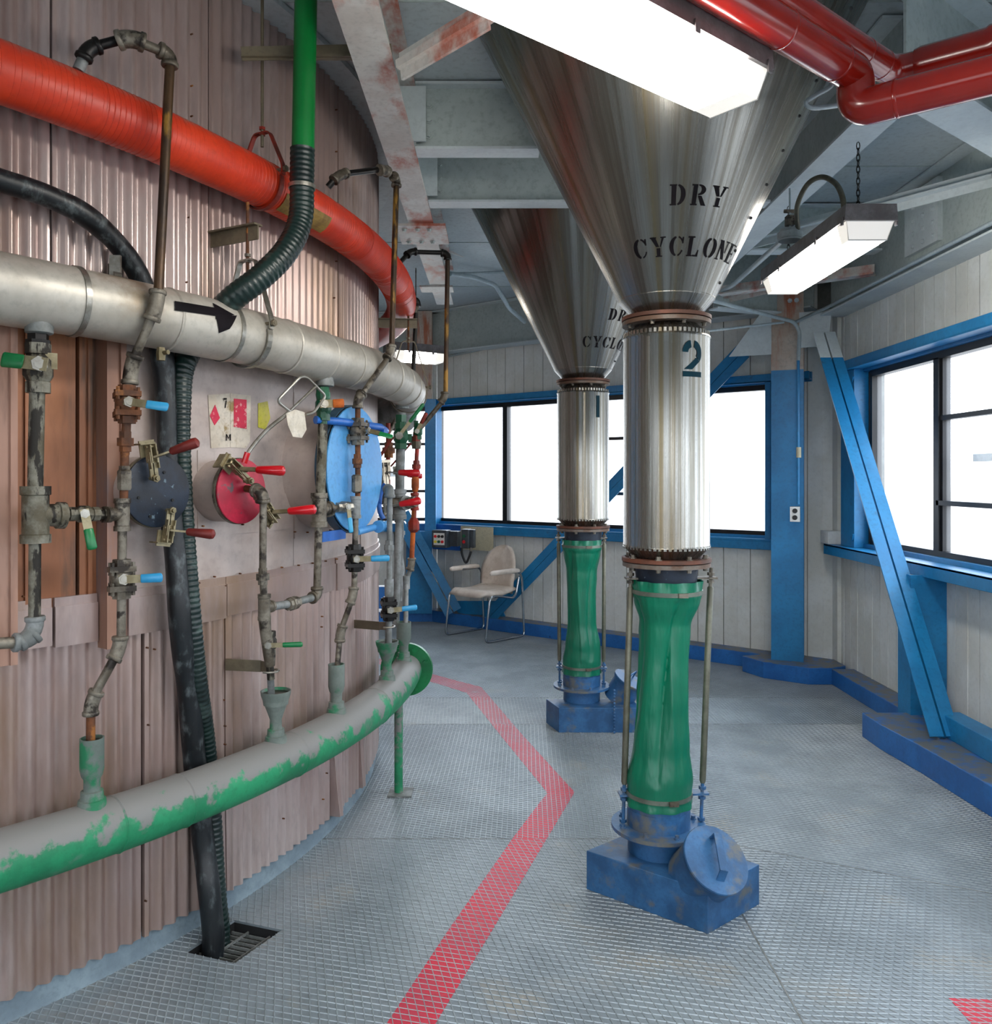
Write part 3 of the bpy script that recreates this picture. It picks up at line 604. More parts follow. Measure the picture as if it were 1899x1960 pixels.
def glyph(ch):
    if ch == 'D': return R4(.08, 0, .32, 1) + R4(0, 0, .34, .07) + R4(0, .93, .34, 1) + AR(.36, .5, .44, .5, .2, .43, -82, 82)
    if ch == 'R': return R4(.08, 0, .30, 1) + R4(0, 0, .36, .07) + R4(0, .93, .30, 1) + AR(.36, .74, .38, .26, .16, .19, -90, 90) + Q4((.36, .46), (.56, .46), (.86, 0), (.60, 0))
    if ch == 'Y': return Q4((.02, 1), (.30, 1), (.50, .5), (.32, .5)) + Q4((.66, 1), (.80, 1), (.60, .5), (.53, .5)) + R4(0, .94, .36, 1) + R4(.58, .94, .88, 1) + R4(.34, 0, .56, .44) + R4(.26, 0, .66, .06)
    if ch == 'C': return AR(.44, .5, .42, .5, .18, .42, 98, 262) + AR(.48, .5, .36, .5, .28, .42, 30, 82) + AR(.48, .5, .36, .5, .28, .42, 278, 335) + R4(.74, .64, .82, .96, 1)
    if ch == 'L': return R4(.08, 0, .30, 1) + R4(0, .93, .40, 1) + R4(0, 0, .36, .07) + R4(.40, 0, .74, .08) + Q4((.62, .08), (.74, .08), (.74, .34), (.70, .34))
    if ch == 'O': return AR(.42, .5, .42, .5, .18, .42, 98, 262) + AR(.48, .5, .42, .5, .18, .42, -82, 82)
    if ch == 'N': return R4(.10, 0, .18, .86) + R4(0, 0, .28, .06) + Q4((.02, 1), (.30, 1), (.80, .06), (.56, .06)) + R4(.68, .40, .76, 1) + R4(.58, .94, .88, 1)
    if ch == 'E': return R4(.08, 0, .30, 1) + R4(0, .93, .30, 1) + R4(0, 0, .30, .07) + R4(.36, .93, .76, 1) + R4(.36, 0, .78, .07) + R4(.36, .46, .58, .54) + Q4((.68, .93), (.76, .93), (.76, .70), (.73, .70)) + Q4((.70, .07), (.78, .07), (.80, .32), (.76, .32)) + R4(.56, .36, .62, .64, 1)
    if ch == '2': return AR(.46, .66, .46, .34, .20, .14, 100, 178) + AR(.52, .66, .46, .34, .20, .14, 80, -42) + Q4((.68, .53), (.86, .43), (.46, .20), (.08, .20)) + R4(.02, 0, .96, .145)
    if ch == '1': return R4(.35, 0, .62, 1)
    if ch == '7': return R4(.0, .84, .7, 1) + Q4((.46, .78), (.70, .78), (.46, 0), (.22, 0)) + R4(0, .70, .08, .84, 1)
    if ch == 'M': return R4(.08, 0, .22, 1) + R4(0, 0, .30, .08) + R4(.78, 0, 1.0, 1) + R4(.70, 0, 1.08, .08) + Q4((.02, 1), (.26, 1), (.60, .3), (.48, .3)) + Q4((.78, 1), (.9, 1), (.62, .3), (.54, .3))
    return []
def lettering(name, text, fn, m, parent, adv=1.0, jit=0):
    for i, ch in enumerate(text):
        mb = MB()
        for quad in glyph(ch):
            mb.add([fn(i * adv + x, y) for x, y in quad], [(0, 1, 2, 3)])
        build(name, mb, m, parent, 0, recalc=False, label='painted %s %s' % ('numeral' if ch.isdigit() else 'letter', ch))

# ================================================================ CYCLONES
def cyclone(name, label, cx, cy, num, trot):
    r = thing(name, label, 'cyclone separator', (cx, cy, 1.25)); o = (cx, cy, 0); Z = (0, 0, 1)
    mb = MB(); n = 72; prof = [(2.29, .186), (2.6, .343), (2.95, .52), (3.3, .697), (ZC - .005, .757)]
    mb.lathe(o, Z, prof, n, False); build('cone', mb, 'stainless', r, 60)
    mb = MB(); mb.lathe(o, Z, [(2.225, .128), (2.288, .186), (2.292, .188), (2.296, .186)], n, False); build('reducer', mb, 'stainless', r, 60)
    mb = MB(); mb.lathe(o, Z, [(2.212, .10), (2.212, .174), (2.226, .174), (2.226, .10)], n); build('flange', mb, 'flange_red', r, 30)
    mb = MB(); mb.lathe(o, Z, [(2.193, .10), (2.193, .172), (2.208, .172), (2.208, .10)], n); build('flange', mb, 'flange', r, 30)
    for k in range(8):
        q = 2 * PI * (k + .3) / 8; bolts(r, [(cx + .152 * math.cos(q), cy + .152 * math.sin(q), 2.193)], (0, 0, -1), .008, 'gal')
    mb = MB(); mb.lathe(o, Z, [(1.285, .13), (1.322, .166), (1.326, .171), (1.332, .168), (1.72, .1675), (2.135, .168), (2.14, .172), (2.146, .168), (2.19, .125)], n, False)
    build('duct_tube', mb, 'stainless2', r, 40)
    mb = MB()
    for z_, rr, dz in ((1.318, .168, .014), (2.146, .165, .016)):
        for k in range(56):
            q = 2 * PI * k / 56; c = Vector((cx + rr * math.cos(q), cy + rr * math.sin(q), z_ + dz / 2)); mb.box(c, (.004, .011, dz), (Vector((math.cos(q), math.sin(q), 0)), Vector((-math.sin(q), math.cos(q), 0)), Vector(Z)))
    build('crimp_tabs', mb, 'stainless2', r, 0, kind='stuff')
    q = -PI / 2 - .6 + trot; mb = MB(); mb.box((cx + .169 * math.cos(q), cy + .169 * math.sin(q), 1.73), (.003, .012, .80), (Vector((math.cos(q), math.sin(q), 0)), Vector((-math.sin(q), math.cos(q), 0)), Vector(Z))); build('lap_seam', mb, 'stainless2', r, 0)
    mb = MB(); mb.lathe(o, Z, [(1.268, .10), (1.268, .174), (1.282, .174), (1.282, .10)], n); build('flange', mb, 'flange_red', r, 30)
    mb = MB(); mb.lathe(o, Z, [(1.248, .10), (1.248, .171), (1.264, .171), (1.264, .10)], n); build('flange', mb, 'flange', r, 30)
    for k in range(8):
        q = 2 * PI * (k + .5) / 8; bolts(r, [(cx + .152 * math.cos(q), cy + .152 * math.sin(q), 1.248)], (0, 0, -1), .009, 'gal')
        bolts(r, [(cx + .152 * math.cos(q), cy + .152 * math.sin(q), 1.282)], (0, 0, 1), .009, 'gal')
    mb = MB(); mb.lathe(o, Z, [(1.165, .118), (1.20, .12), (1.25, .124)], 40, False); build('spout', mb, 'navy', r, 40)
    # rivets down the cone, lettering wrapped round the cone and the tube
    mb = MB()
    for k in range(9):
        z_ = 2.34 + k * .115; rr = .186 + (z_ - 2.29) * .5053 + .001; q = -PI / 2 + 1.05 + trot * .3
        mb.sphere((cx + rr * math.cos(q), cy + rr * math.sin(q), z_), .006, n=6)
    build('rivets', mb, 'black', r, 30, kind='stuff')
    def on_cone(u0, zb, wch, hch, cphi, ln):
        def f(u, v):
            z_ = zb + v * hch; rr = .186 + (z_ - 2.29) * .5053 + .0022; rm = .186 + (zb - 2.29) * .5053
            phi = cphi + (u - ln / 2) * wch / rm; q = -PI / 2 + phi + trot
            return Vector((cx + rr * math.cos(q), cy + rr * math.sin(q), z_))
        return f
    lettering('stencilled_letter', 'DRY', on_cone(0, 2.565, .066, .064, .15, 3.1), 'stencil', r, 1.08)
    lettering('stencilled_letter', 'CYCLONE', on_cone(0, 2.405, .058, .064, .20, 7.3), 'stencil', r, 1.06)
    def on_tube(u, v):
        q = -PI / 2 + (.42 if num == '2' else .50) + (u - .5) * (.088 / .168); return Vector((cx + .1705 * math.cos(q), cy + .1705 * math.sin(q), 1.975 + v * .138))
    lettering('stencilled_numeral', num, on_tube, 'stencil_teal', r)
    return r
C2 = (.672, 3.30); C1 = (.567, 5.45)
cyclone('dry_cyclone', 'large stainless cyclone cone and tube stencilled DRY CYCLONE 2, nearest the camera', *C2, '2', 0)
cyclone('dry_cyclone', 'smaller-looking stainless cyclone stencilled 1, behind and left of the other', *C1, '1', .55)

def sleeve(name, label, top, bot, prof, seed, tone, clampz=(1.15, .375)):
    """prof: (z, radius, x shift)"""
    r = thing(name, label, 'sleeve', (bot[0], bot[1], prof[-1][0])); random.seed(seed)
    n, mb, rows = 128, MB(), []
    z0, z1 = prof[0][0], prof[-1][0]; M = 90; vs = []
    ks = [(5, random.random() * 6, .35), (2, random.random() * 6, .5), (3, random.random() * 6, .5), (11, random.random() * 6, .12)]
    for i in range(M + 1):
        t = i / M; z_ = z0 + (z1 - z0) * t
        for j in range(len(prof) - 1):
            if prof[j][0] >= z_ >= prof[j + 1][0]: k = (prof[j][0] - z_) / (prof[j][0] - prof[j + 1][0]); k = k * k * (3 - 2 * k); R_ = prof[j][1] * (1 - k) + prof[j + 1][1] * k; xs = prof[j][2] * (1 - k) + prof[j + 1][2] * k; break
        cx_, cy_ = top[0] + (bot[0] - top[0]) * t + xs, top[1] + (bot[1] - top[1]) * t
        e_ = max(0, math.sin(PI * min(1, max(0, (t - .075) / .82)))) ** .45 if .075 < t < .895 else 0
        for k in range(n):
            q = 2 * PI * k / n; tw = q + (t - .5) * .55
            f = sum(a * math.sin(m_ * tw + p) for m_, p, a in ks)
            sharp = -(1 - abs(math.sin(2 * tw + seed + .5 * math.sin(3 * t)))) ** 2.5 * (.5 + 1.1 * (1 - t)) + .55 * (1 - abs(math.sin(1.5 * tw + seed * 2 - 1.4 * t))) ** 8
            dR = R_ * (.07 * f + .17 * sharp) * e_ + R_ * .012 * noise.noise(Vector((q * 3, z_ * 14, seed)))
            if t < .05: dR += R_ * .05 * math.sin(11 * q) * (1 - t / .05)
            if t > .94: dR += R_ * .035 * math.sin(9 * q + 1) * (t - .94) / .06
            vs.append((cx_ + (R_ + dR) * math.cos(q), cy_ + (R_ + dR) * math.sin(q), z_))
    mb.add(vs, [(i * n + k, i * n + (k + 1) % n, (i + 1) * n + (k + 1) % n, (i + 1) * n + k) for i in range(M) for k in range(n)])
    build('cloth', mb, tone, r, 80)
    for z_ in clampz:
        t = (z_ - z0) / (z1 - z0)
        for j in range(len(prof) - 1):
            if prof[j][0] >= z_ >= prof[j + 1][0]: k = (prof[j][0] - z_) / (prof[j][0] - prof[j + 1][0]); R_ = prof[j][1] * (1 - k) + prof[j + 1][1] * k; xs = prof[j][2]
        c = Vector((top[0] + (bot[0] - top[0]) * t + xs, top[1] + (bot[1] - top[1]) * t, z_)); mb = MB(); mb.lathe(c, (0, .0, 1), [(-.008, R_), (-.008, R_ + .004), (.008, R_ + .004), (.008, R_)], 48, False); b_ = build('hose_band', mb, 'band', r, 30)
        mb = MB(); mb.box(c + Vector((.25 * R_, -R_ - .006, 0)), (.035, .012, .016)); build('band_screw', mb, 'gal', b_, 0)
    return r
sleeve('cloth_sleeve', 'dark green cloth sleeve under cyclone 2, twisted, nearest the camera', (C2[0] + .003, 3.29), (.632, 3.25),
       [(1.195, .134, 0), (1.135, .134, 0), (1.12, .128, 0), (1.02, .098, -.002), (.90, .094, .0), (.70, .102, .0), (.55, .112, 0), (.43, .128, 0), (.395, .125, 0), (.36, .124, 0), (.335, .13, 0)], 3, 'sleeve')
sleeve('cloth_sleeve', 'light-struck green cloth sleeve under cyclone 1, far one', (C1[0] - .008, 5.44), (.555, 5.42),
       [(1.19, .126, 0), (1.13, .128, 0), (1.11, .12, 0), (.98, .098, -.003), (.85, .094, -.004), (.66, .094, -.002), (.50, .114, .004), (.42, .122, 0), (.36, .123, 0), (.33, .126, 0)], 8, 'sleeve')

def tie_rods(labels, top, bot, half, ang):
    for sgn, lab in zip((-1, 1), labels):
        d = Vector((math.cos(ang), math.sin(ang), 0)) * sgn
        T = Vector((top[0], top[1], 0)) + d * half; B = Vector((bot[0], bot[1], 0)) + d * half * .96
        P = lambda z_: B.lerp(T, (z_ - .25) / .95) + Vector((0, 0, z_))
        r = thing('tie_rod', lab, 'rod', P(.26))
        build('rod_tube', MB().tube([P(1.165), P(1.16), P(.41), P(.40)], [.009, .0125, .0125, .009]), 'rod', r)
        build('threaded_rod', MB().tube([P(1.24), P(1.165)], .007, 8), 'gal', r)
        build('lower_rod', MB().tube([P(.40), P(.255)], .0068, 8), 'boxblue', r)
        for z_, m in ((1.215, 'gal'), (1.185, 'gal'), (.382, 'boxblue'), (.345, 'boxblue'), (.262, 'boxblue')):
            build('nut', MB().lathe(P(z_) - Vector((0, 0, .006)), (0, 0, 1), [(0, .014), (.012, .014)], 6), m, r, 0)
        for z_, m, inn, base in ((1.20, 'gal', .055, top), (.364, 'boxblue', .06, bot)):
            c = P(z_); mb = MB(); mb.box(c - d * .022, (.085, .05, .007), (d, Vector((-d.y, d.x, 0)), Vector((0, 0, 1)))); build('lug_plate', mb, m, r, 0)
tie_rods(('left tie rod of the near green sleeve', 'right tie rod of the near green sleeve'), (C2[0] + .018, 3.30), (.648, 3.26), .160, .05)
tie_rods(('left tie rod of the far green sleeve', 'right tie rod of the far green sleeve'), (C1[0] - .012, 5.44), (.555, 5.42), .148, -.12)

def base_unit(label, A, B, C, c, h, hn, hc, hr, wire):
    A, B, C = Vector(A), Vector(B), Vector(C); D = A + C - B
    r = thing('cyclone_base', label, 'catch box', (c[0], c[1], 0))
    mb = MB(); mb.prism([A.to_3d(), B.to_3d(), C.to_3d(), D.to_3d()], (0, 0, h)); build('base_box', mb, 'boxblue', r, 0, bevel=.003)
    o = (c[0], c[1], 0); Z = (0, 0, 1)
    build('stub_pipe', MB().lathe(o, Z, [(h - .01, .118), (.238, .118)], 40, False), 'boxblue', r)
    build('ring_flange', MB().lathe(o, Z, [(.238, .09), (.238, .182), (.252, .182), (.252, .09)], 48), 'boxblue', r, 30)
    for k in range(8):
        q = 2 * PI * (k + .35) / 8; bolts(r, [(c[0] + .15 * math.cos(q), c[1] + .15 * math.sin(q), .252)], Z, .008, 'boxblue')
    build('collar', MB().lathe(o, Z, [(.252, .121), (.318, .121), (.32, .117), (.372, .117)], 40), 'boxblue', r, 30)
    hn = Vector(hn).normalized(); hc = Vector(hc)
    st = build('hatch_stub', MB().lathe(hc - hn * .16, hn, [(0, hr * .92), (.145, hr * .92)], 36), 'boxblue', r)
    ld = build('hatch_lid', MB().lathe(hc - hn * .02, hn, [(0, hr * .99), (.002, hr * 1.0), (.016, hr * 1.02), (.02, hr * 1.0)], 44), 'boxblue', r, 30)
    u = hn.cross(Vector((0, 0, 1))).normalized(); v = u.cross(hn)
    if wire:
        p = [hc - u * .06, hc - u * .06 + hn * .05, hc + u * .06 + hn * .05, hc + u * .06]
        build('lid_handle', MB().tube(fillet(p, .012), .005, 8), 'boxblue', ld)
        # a chain down the front
        k0 = Vector((.735, 5.185, .3))
        mb = MB()
        for k in range(14): mb.sphere((.735, 5.195, .27 - k * .02), .008, (1, 1, 1), 6)
        build('chain', mb, 'boxblue', r, 40)
    else:
        up = (v * .9 + u * -.35).normalized(); sd = hn.cross(up)
        a, b = hc + up * .075, hc - up * .055
        mb = MB(); mb.bar(a + hn * .035, b + hn * .035, .03, .005, sd); mb.bar(a, a + hn * .037, .03, .005, sd); mb.bar(b - up * .02, b + hn * .037, .03, .005, sd)
        build('lid_handle', mb, 'boxblue', ld, 0)
    return r
base_unit('near blue catch box with a tilted round hatch lid, under cyclone 2', (.35, 3.24), (.74, 2.92), (.985, 3.125), (.632, 3.25), .15, (.30, -.62, .72), (.785, 2.975, .238), .122, False)
base_unit('far blue catch box with a wire-handled hatch, under cyclone 1', (.325, 5.43), (.392, 5.22), (.93, 5.22), (.555, 5.42), .155, (.45, -.22, .86), (.86, 5.36, .30), .105, True)

# ================================================================ THE ROUND TANK
tank = thing('tank', 'huge round tank clad in pinkish-brown corrugated and flat metal sheets', 'tank', (DX, DY, 0))
def arcpts(a0, a1, n): return [a0 + (a1 - a0) * i / n for i in range(n + 1)]
def curved(mb, a0, a1, r0, r1, z0, z1, n=12):
    an = arcpts(a0, a1, n); vs = []
    for a in an: vs += [pol(a, r0, z0), pol(a, r1, z0), pol(a, r1, z1), pol(a, r0, z1)]
    fs = [(0, 1, 2, 3), tuple(4 * n + k for k in (3, 2, 1, 0))]
    for i in range(n):
        b = 4 * i
        for k in range(4): fs.append((b + k, b + (k + 1) % 4, b + 4 + (k + 1) % 4, b + 4 + k))
    mb.add(vs, fs); return mb
build('shell', MB().lathe((DX, DY, 0), (0, 0, 1), [(0, DR - .035), (ZC - .01, DR - .035)], 120), 'drum_plain', tank)
build('base_curb', MB().lathe((DX, DY, 0), (0, 0, 1), [(0, DR + .004), (.012, DR), (.085, DR - .004), (.09, DR - .03)], 160, False), 'curb', tank)
def corr(name, a0, a1, z0, z1, r=DR, m='drum', peel0=0, peel1=0, amp=.0108, pitch=.052, edge=.004):
    mb = MB(); L = (a1 - a0) * r; n = max(8, int(L / pitch * 9)); zs = [z0, z0 + .12, z0 + .3, (z0 + z1) / 2, z1] if peel0 or peel1 else [z0, z1]
    vs = []; K = len(zs)
    for i in range(n + 1):
        a = a0 + (a1 - a0) * i / n; s = a * r
        for z_ in zs:
            q = max(0, 1 - (z_ - z0) / max(.01, (z1 - z0) * .75)); 
            d = peel0 * q * q * max(0, 1 - (i / n) * L / .12) + peel1 * q * q * max(0, 1 - (1 - i / n) * L / .12)
            rr = r + .007 + amp * math.cos(2 * PI * s / pitch) * (1 if .02 < i / n < .98 else .4) + d
            vs.append(pol(a, rr, z_ + (.003 * math.sin(2 * PI * s / pitch * .5) if z_ == z0 else 0)))
    fs = [(i * K + k, (i + 1) * K + k, (i + 1) * K + k + 1, i * K + k + 1) for i in range(n) for k in range(K - 1)]
    o = len(vs)
    for i in range(n + 1):
        a = a0 + (a1 - a0) * i / n; v = vs[i * K]; vs.append(Vector((DX + (v.x - DX) * .9993, DY + (v.y - DY) * .9993, v.z)))
    fs += [(i * K, o + i, o + i + 1, (i + 1) * K) for i in range(n)]
    # folded-back ends
    for idx in (0, n):
        b = len(vs); a = a0 if idx == 0 else a1
        for k in range(K): v = vs[idx * K + k]; vs.append(pol(a, DR - .02, v.z))
        for k in range(K - 1): fs.append((idx * K + k, idx * K + k + 1, b + k + 1, b + k))
    return build(name, mb.add(vs, fs), m, tank, 50, recalc=False)
P_ = lambda x, R=DR + .01: pth(x, R)
lo = [math.radians(-62), P_(273), P_(432), P_(632), P_(684), math.radians(14), math.radians(30), math.radians(60)]
for i in range(len(lo) - 1):
    corr('corrugated_sheet', lo[i] + .0015, lo[i + 1] - .0015, .072, 1.10, DR + (.004 if i % 2 else 0), peel0=(0, 0, .008, .05, .035, 0, 0)[i], peel1=(0, .01, .0, 0, 0, 0, 0)[i])
up = [math.radians(-62), P_(97), P_(398), P_(646), math.radians(4), math.radians(25), math.radians(60)]
for i in range(len(up) - 1):
    corr('corrugated_sheet', up[i] + .001, up[i + 1] - .001, 2.10, ZC - .02, DR + (.004 if i % 2 else 0), 'drum')
md = [P_(205), P_(345), P_(562), P_(690), math.radians(12), math.radians(30), math.radians(60)]
for i in range(len(md) - 1):
    build('flat_sheet', curved(MB(), md[i] + .0012, md[i + 1] - .0012, DR - .02, DR + .008 + .003 * (i % 2), 1.20, 2.13, 20), 'drum_plain', tank, 20)
mo = [math.radians(-62), P_(12), P_(150), P_(205)]
for i in range(3):
    build('flat_sheet', curved(MB(), mo[i] + .002, mo[i + 1] - .002, DR - .02, DR + .004, 1.20, 2.13, 12), 'drum_orange', tank, 20)
for px in (52, 172): a = P_(px); build('vertical_fold', curved(MB(), a - .0022, a + .0022, DR, DR + .014, 1.22, 2.12, 2), 'drum_orange', tank, 0)
be = [math.radians(-62), P_(100), P_(186), P_(240), P_(430), P_(640), math.radians(10), math.radians(32), math.radians(60)]
for i in range(len(be) - 1):
    a, b = be[i] + .0012, be[i + 1] - .0012
    if i == 2: continue
    o_ = .02 + .004 * (i % 2); build('belt_sheet', curved(MB(), a, b, DR - .02, DR + o_, 1.088 - .006 * (i % 2), 1.205, 16), 'drum', tank, 20)
    build('belt_cap', curved(MB(), a, b, DR, DR + o_ - .006, 1.205, 1.232, 16), 'drum', tank, 20)
for p0, p1 in ((186, 213), (-30, 9)):
    a, b = P_(p0), P_(p1); mb = curved(MB(), a, b, DR, DR + .07, 1.06, 2.13, 2); build('vertical_rail', mb, 'drum_rail', tank, 0)
    build('rail_lip', curved(MB(), b - .002, b + .004, DR + .066, DR + .078, 1.06, 2.13, 1), 'drum_rail', tank, 0)
# cover plates round the hatches
def patch(name, p0, p1, q0, q1, r, th, m, n=10):
    Y = ringY((p0 + p1) / 2, r); z1_, z0_ = at(0, q0, Y).z, at(0, q1, Y).z
    return build(name, curved(MB(), P_(p0, r), P_(p1, r), r - .01, r + th, z0_, z1_, n), m, tank, 20)
patch('cover_plate', 378, 455, 863, 945, DR + .012, .002, 'drum_plain'); patch('cover_plate', 378, 560, 947, 1020, DR + .012, .003, 'drum_plain')
patch('cover_plate', 562, 640, 758, 925, DR + .012, .003, 'drum_plain'); patch('cover_plate', 563, 690, 930, 1022, DR + .012, .004, 'drum_plain')
mb = MB()
for px, py in ((45, 1142), (382, 1116), (412, 1104), (461, 1098), (541, 1086), (573, 1082), (600, 1078), (625, 1074), (646, 1070), (432, 1121), (283, 1240), (285, 1388), (160, 1630), (280, 1725), (432, 1390), (432, 1425), (544, 1567), (620, 1530), (627, 1480),
               (368, 65), (368, 164), (368, 222), (364, 328), (361, 416), (358, 540), (645, 210), (645, 290), (645, 500), (641, 570), (430, 1340), (617, 1200), (618, 1180), (390, 1007), (466, 1004), (566, 1018), (590, 1019), (634, 1015), (297, 1243)):
    p = rp(px, py, DR + .024); nrm = Vector((p.x - DX, p.y - DY, 0)).normalized(); mb.lathe(p - nrm * .008, nrm, [(0, .0033), (.010, .003), (.011, .001)], 6)
build('screws', mb, 'rusty', tank, 40, kind='stuff')
mb = MB(); mb.lathe((DX, DY, 0), (0, 0, 1), [(ZC - .03, DR), (ZC - .035, DR + .03), (ZC - .03, DR + .12), (ZC - .005, DR + .12)], 140, False); build('top_collar', mb, 'ceil', tank, 30)

def decal(name, pts, m, parent=tank, R=DR + .0125, off=.0012):
    V = [rp(x, y, R) for x, y in pts]; nr = Vector((V[0].x - DX, V[0].y - DY, 0)).normalized()
    return build(name, MB().prism([v for v in V], nr * off), m, parent, 0)
decal('worn_label', [(398, 756), (440, 753), (440, 856), (404, 858)], 'sticker'); decal('worn_label', [(440.5, 753), (480, 757), (478, 845), (470, 858), (440.5, 856)], 'sticker')
decal('red_diamond', [(411, 775), (420, 800), (410, 814), (401, 796)], 'redprint', off=.003); decal('red_rectangle', [(447, 763), (471, 765), (471, 821), (447, 817)], 'redprint', off=.003)
decal('yellow_mark', [(494, 772), (512, 768), (517, 800), (508, 822), (494, 818)], 'yellowprint')
ff = lambda x0, y0, w_, h_: (lambda u, v: rp(x0 + u * w_, y0 - v * h_, DR + .0168))
lettering('stencil_seven', '7', ff(428, 781, 9, 19), 'stencil', tank); lettering('stencil_letter', 'M', ff(432, 843, 10, 12), 'stencil', tank)

# ================================================================ BIG PIPES ROUND THE TANK
def ring_path(th0, th1, R, zf, n=60): return [pol(a, R, zf(a)) for a in arcpts(th0, th1, n)]
def zl(pairs):
    pr = [(math.radians(a), z_) for a, z_ in pairs]
    def f(a):
        if a <= pr[0][0]: return pr[0][1]
        for (a0, z0), (a1, z1) in zip(pr, pr[1:]):
            if a <= a1: return z0 + (z1 - z0) * (a - a0) / (a1 - a0)
        return pr[-1][1]
    return f
zs_ = zl([(-60, 2.12), (-43, 2.110), (-30, 2.09), (-20, 2.072), (60, 2.065)])
zg = zl([(-60, .56), (60, .552)])
zr = zl([(-60, 2.735), (-43, 2.715), (-31, 2.675), (-12, 2.635), (5, 2.59), (60, 2.56)])
D_ = math.radians
def tangent(a): return Vector((-math.sin(a), math.cos(a), 0))
def outw(a): return Vector((math.cos(a), math.sin(a), 0))

sil = thing('insulated_pipe', 'fat silver-jacketed insulated pipe with a black arrow, running level round the tank', 'pipe', pol(D_(-35), 3.2, 2.0))
jo = [-60, -46.5, -39.6, -34.4, -30.4, -25.2, -21.2, -17.4, -13.2, -9.5, -5.6, -1.6, 3, 8, 14, 20, 28, 36, 46]
for i in range(len(jo) - 1):
    a0, a1 = D_(jo[i]), D_(jo[i + 1]); rr = .097 + .0018 * (i % 2)
    build('jacket_section', MB().tube(ring_path(a0 - .002, a1 + .002, 3.2, zs_, 8), rr, 28, False), 'silver', sil, 60)
for i, a in enumerate(jo[1:-1]):
    a = D_(a); p = pol(a, 3.2, zs_(a)); t = tangent(a)
    if i in (1, 3): build('jacket_strap', MB().lathe(p - t * .008, t, [(0, .099), (0, .1025), (.016, .1025), (.016, .099)], 32, False), 'steel', sil, 30)
    else: build('jacket_bead', MB().lathe(p - t * .004, t, [(-.002, .097), (.004, .1012), (.010, .097)], 32, False), 'silver', sil, 60)
def on_pipe(a, phi, R=3.2, zf=zs_, r=.1003):
    return pol(a, R + r * math.cos(phi), zf(a) + r * math.sin(phi))
def pix_on_pipe(px, py, R=3.2, zf=zs_, r=.1003):
    # point on the camera side of the jacket for a place read off the photograph
    best = None; a0 = pth(px, R)
    for da in range(-30, 31):
        a = a0 + da * .0025
        for k in range(40):
            phi = D_(-90 + k * 6); p = on_pipe(a, phi, R, zf, r)
            if p.y < .3: continue
            x = CXP + FPX * p.x / p.y; y = HOR + FPX * (CAMZ - p.z) / p.y
            nrm = (p - pol(a, R, zf(a))).normalized()
            if nrm.dot(Vector((0, 0, CAMZ)) - p) < 0: continue
            e_ = (x - px) ** 2 + (y - py) ** 2
            if best is None or e_ < best[0]: best = (e_, a, phi)
    return best[1], best[2]
def pipe_decal(name, quads, m, parent, r=.1012):
    mb = MB()
    for qd in quads:
        c = [pix_on_pipe(x, y) for x, y in qd]
        n = 6
        L = lambda p, q, t: (p[0] + (q[0] - p[0]) * t, p[1] + (q[1] - p[1]) * t)
        V = [[on_pipe(*L(L(c[0], c[1], i / n), L(c[3], c[2], i / n), j / 4), r=r) for j in range(5)] for i in range(n + 1)]
        fl = [v for row in V for v in row]
        mb.add(fl, [(i * 5 + j, i * 5 + j + 1, (i + 1) * 5 + j + 1, (i + 1) * 5 + j) for i in range(n) for j in range(4)])
    return build(name, mb, m, parent, 0, recalc=False)
pipe_decal('flow_arrow', [[(335, 575), (412, 590), (412, 607), (337, 592)], [(408, 579), (436, 594), (448, 604), (412, 612)], [(412, 607), (452, 603), (440, 630), (419, 640)]], 'stencil', sil)
def saddle(px, py, dirv, r, L, parent, m='silver', R=3.2, zf=zs_):
    a = pth(px, R); c = pol(a, R, zf(a)); d = Vector(dirv)
    return build('pipe_saddle', MB().lathe(c + d * .085, d, [(0, r * 1.0), (.02, r * 1.05), (.02 + L, r)], 24), m, parent, 40), c

red = thing('orange_main', 'fat orange-red main pipe curving round the upper tank wall', 'pipe', pol(D_(-35), 3.16, 2.6))
jr = [-60, -44, -38.2, -34.5, -28, -23.5, -18, -14, -10, -6.5, -3, 1, 6, 12, 20, 32]
for i in range(len(jr) - 1):
    build('pipe_section', MB().tube(ring_path(D_(jr[i]), D_(jr[i + 1]), 3.16, zr, 6), .0835 + .001 * (i % 2), 26, False), 'red', red, 60)
mb = MB()
for i in range(160):
    a = D_(-48 + i * .30)
    if random.random() < .12: continue
    p = pol(a, 3.16, zr(a)); mb.lathe(p, tangent(a), [(-.0018, .0836), (0, .0852), (.0018, .0836)], 26, False)
build('wrap_ridges', mb, 'red', red, 60, kind='stuff')
for a0, a1 in ((-25.6, -23.4), (-22.8, -20.6)):
    mb = MB(); fl = []; n = 6
    for i in range(n + 1):
        a = D_(a0 + (a1 - a0) * i / n)
        for j in range(5): fl.append(on_pipe(a, D_(-72 + 13 * j), 3.16, zr, .0872))
    mb.add(fl, [(i * 5 + j, i * 5 + j + 1, (i + 1) * 5 + j + 1, (i + 1) * 5 + j) for i in range(n) for j in range(4)]); build('worn_patch', mb, 'rustpatch', red, 0, recalc=False)

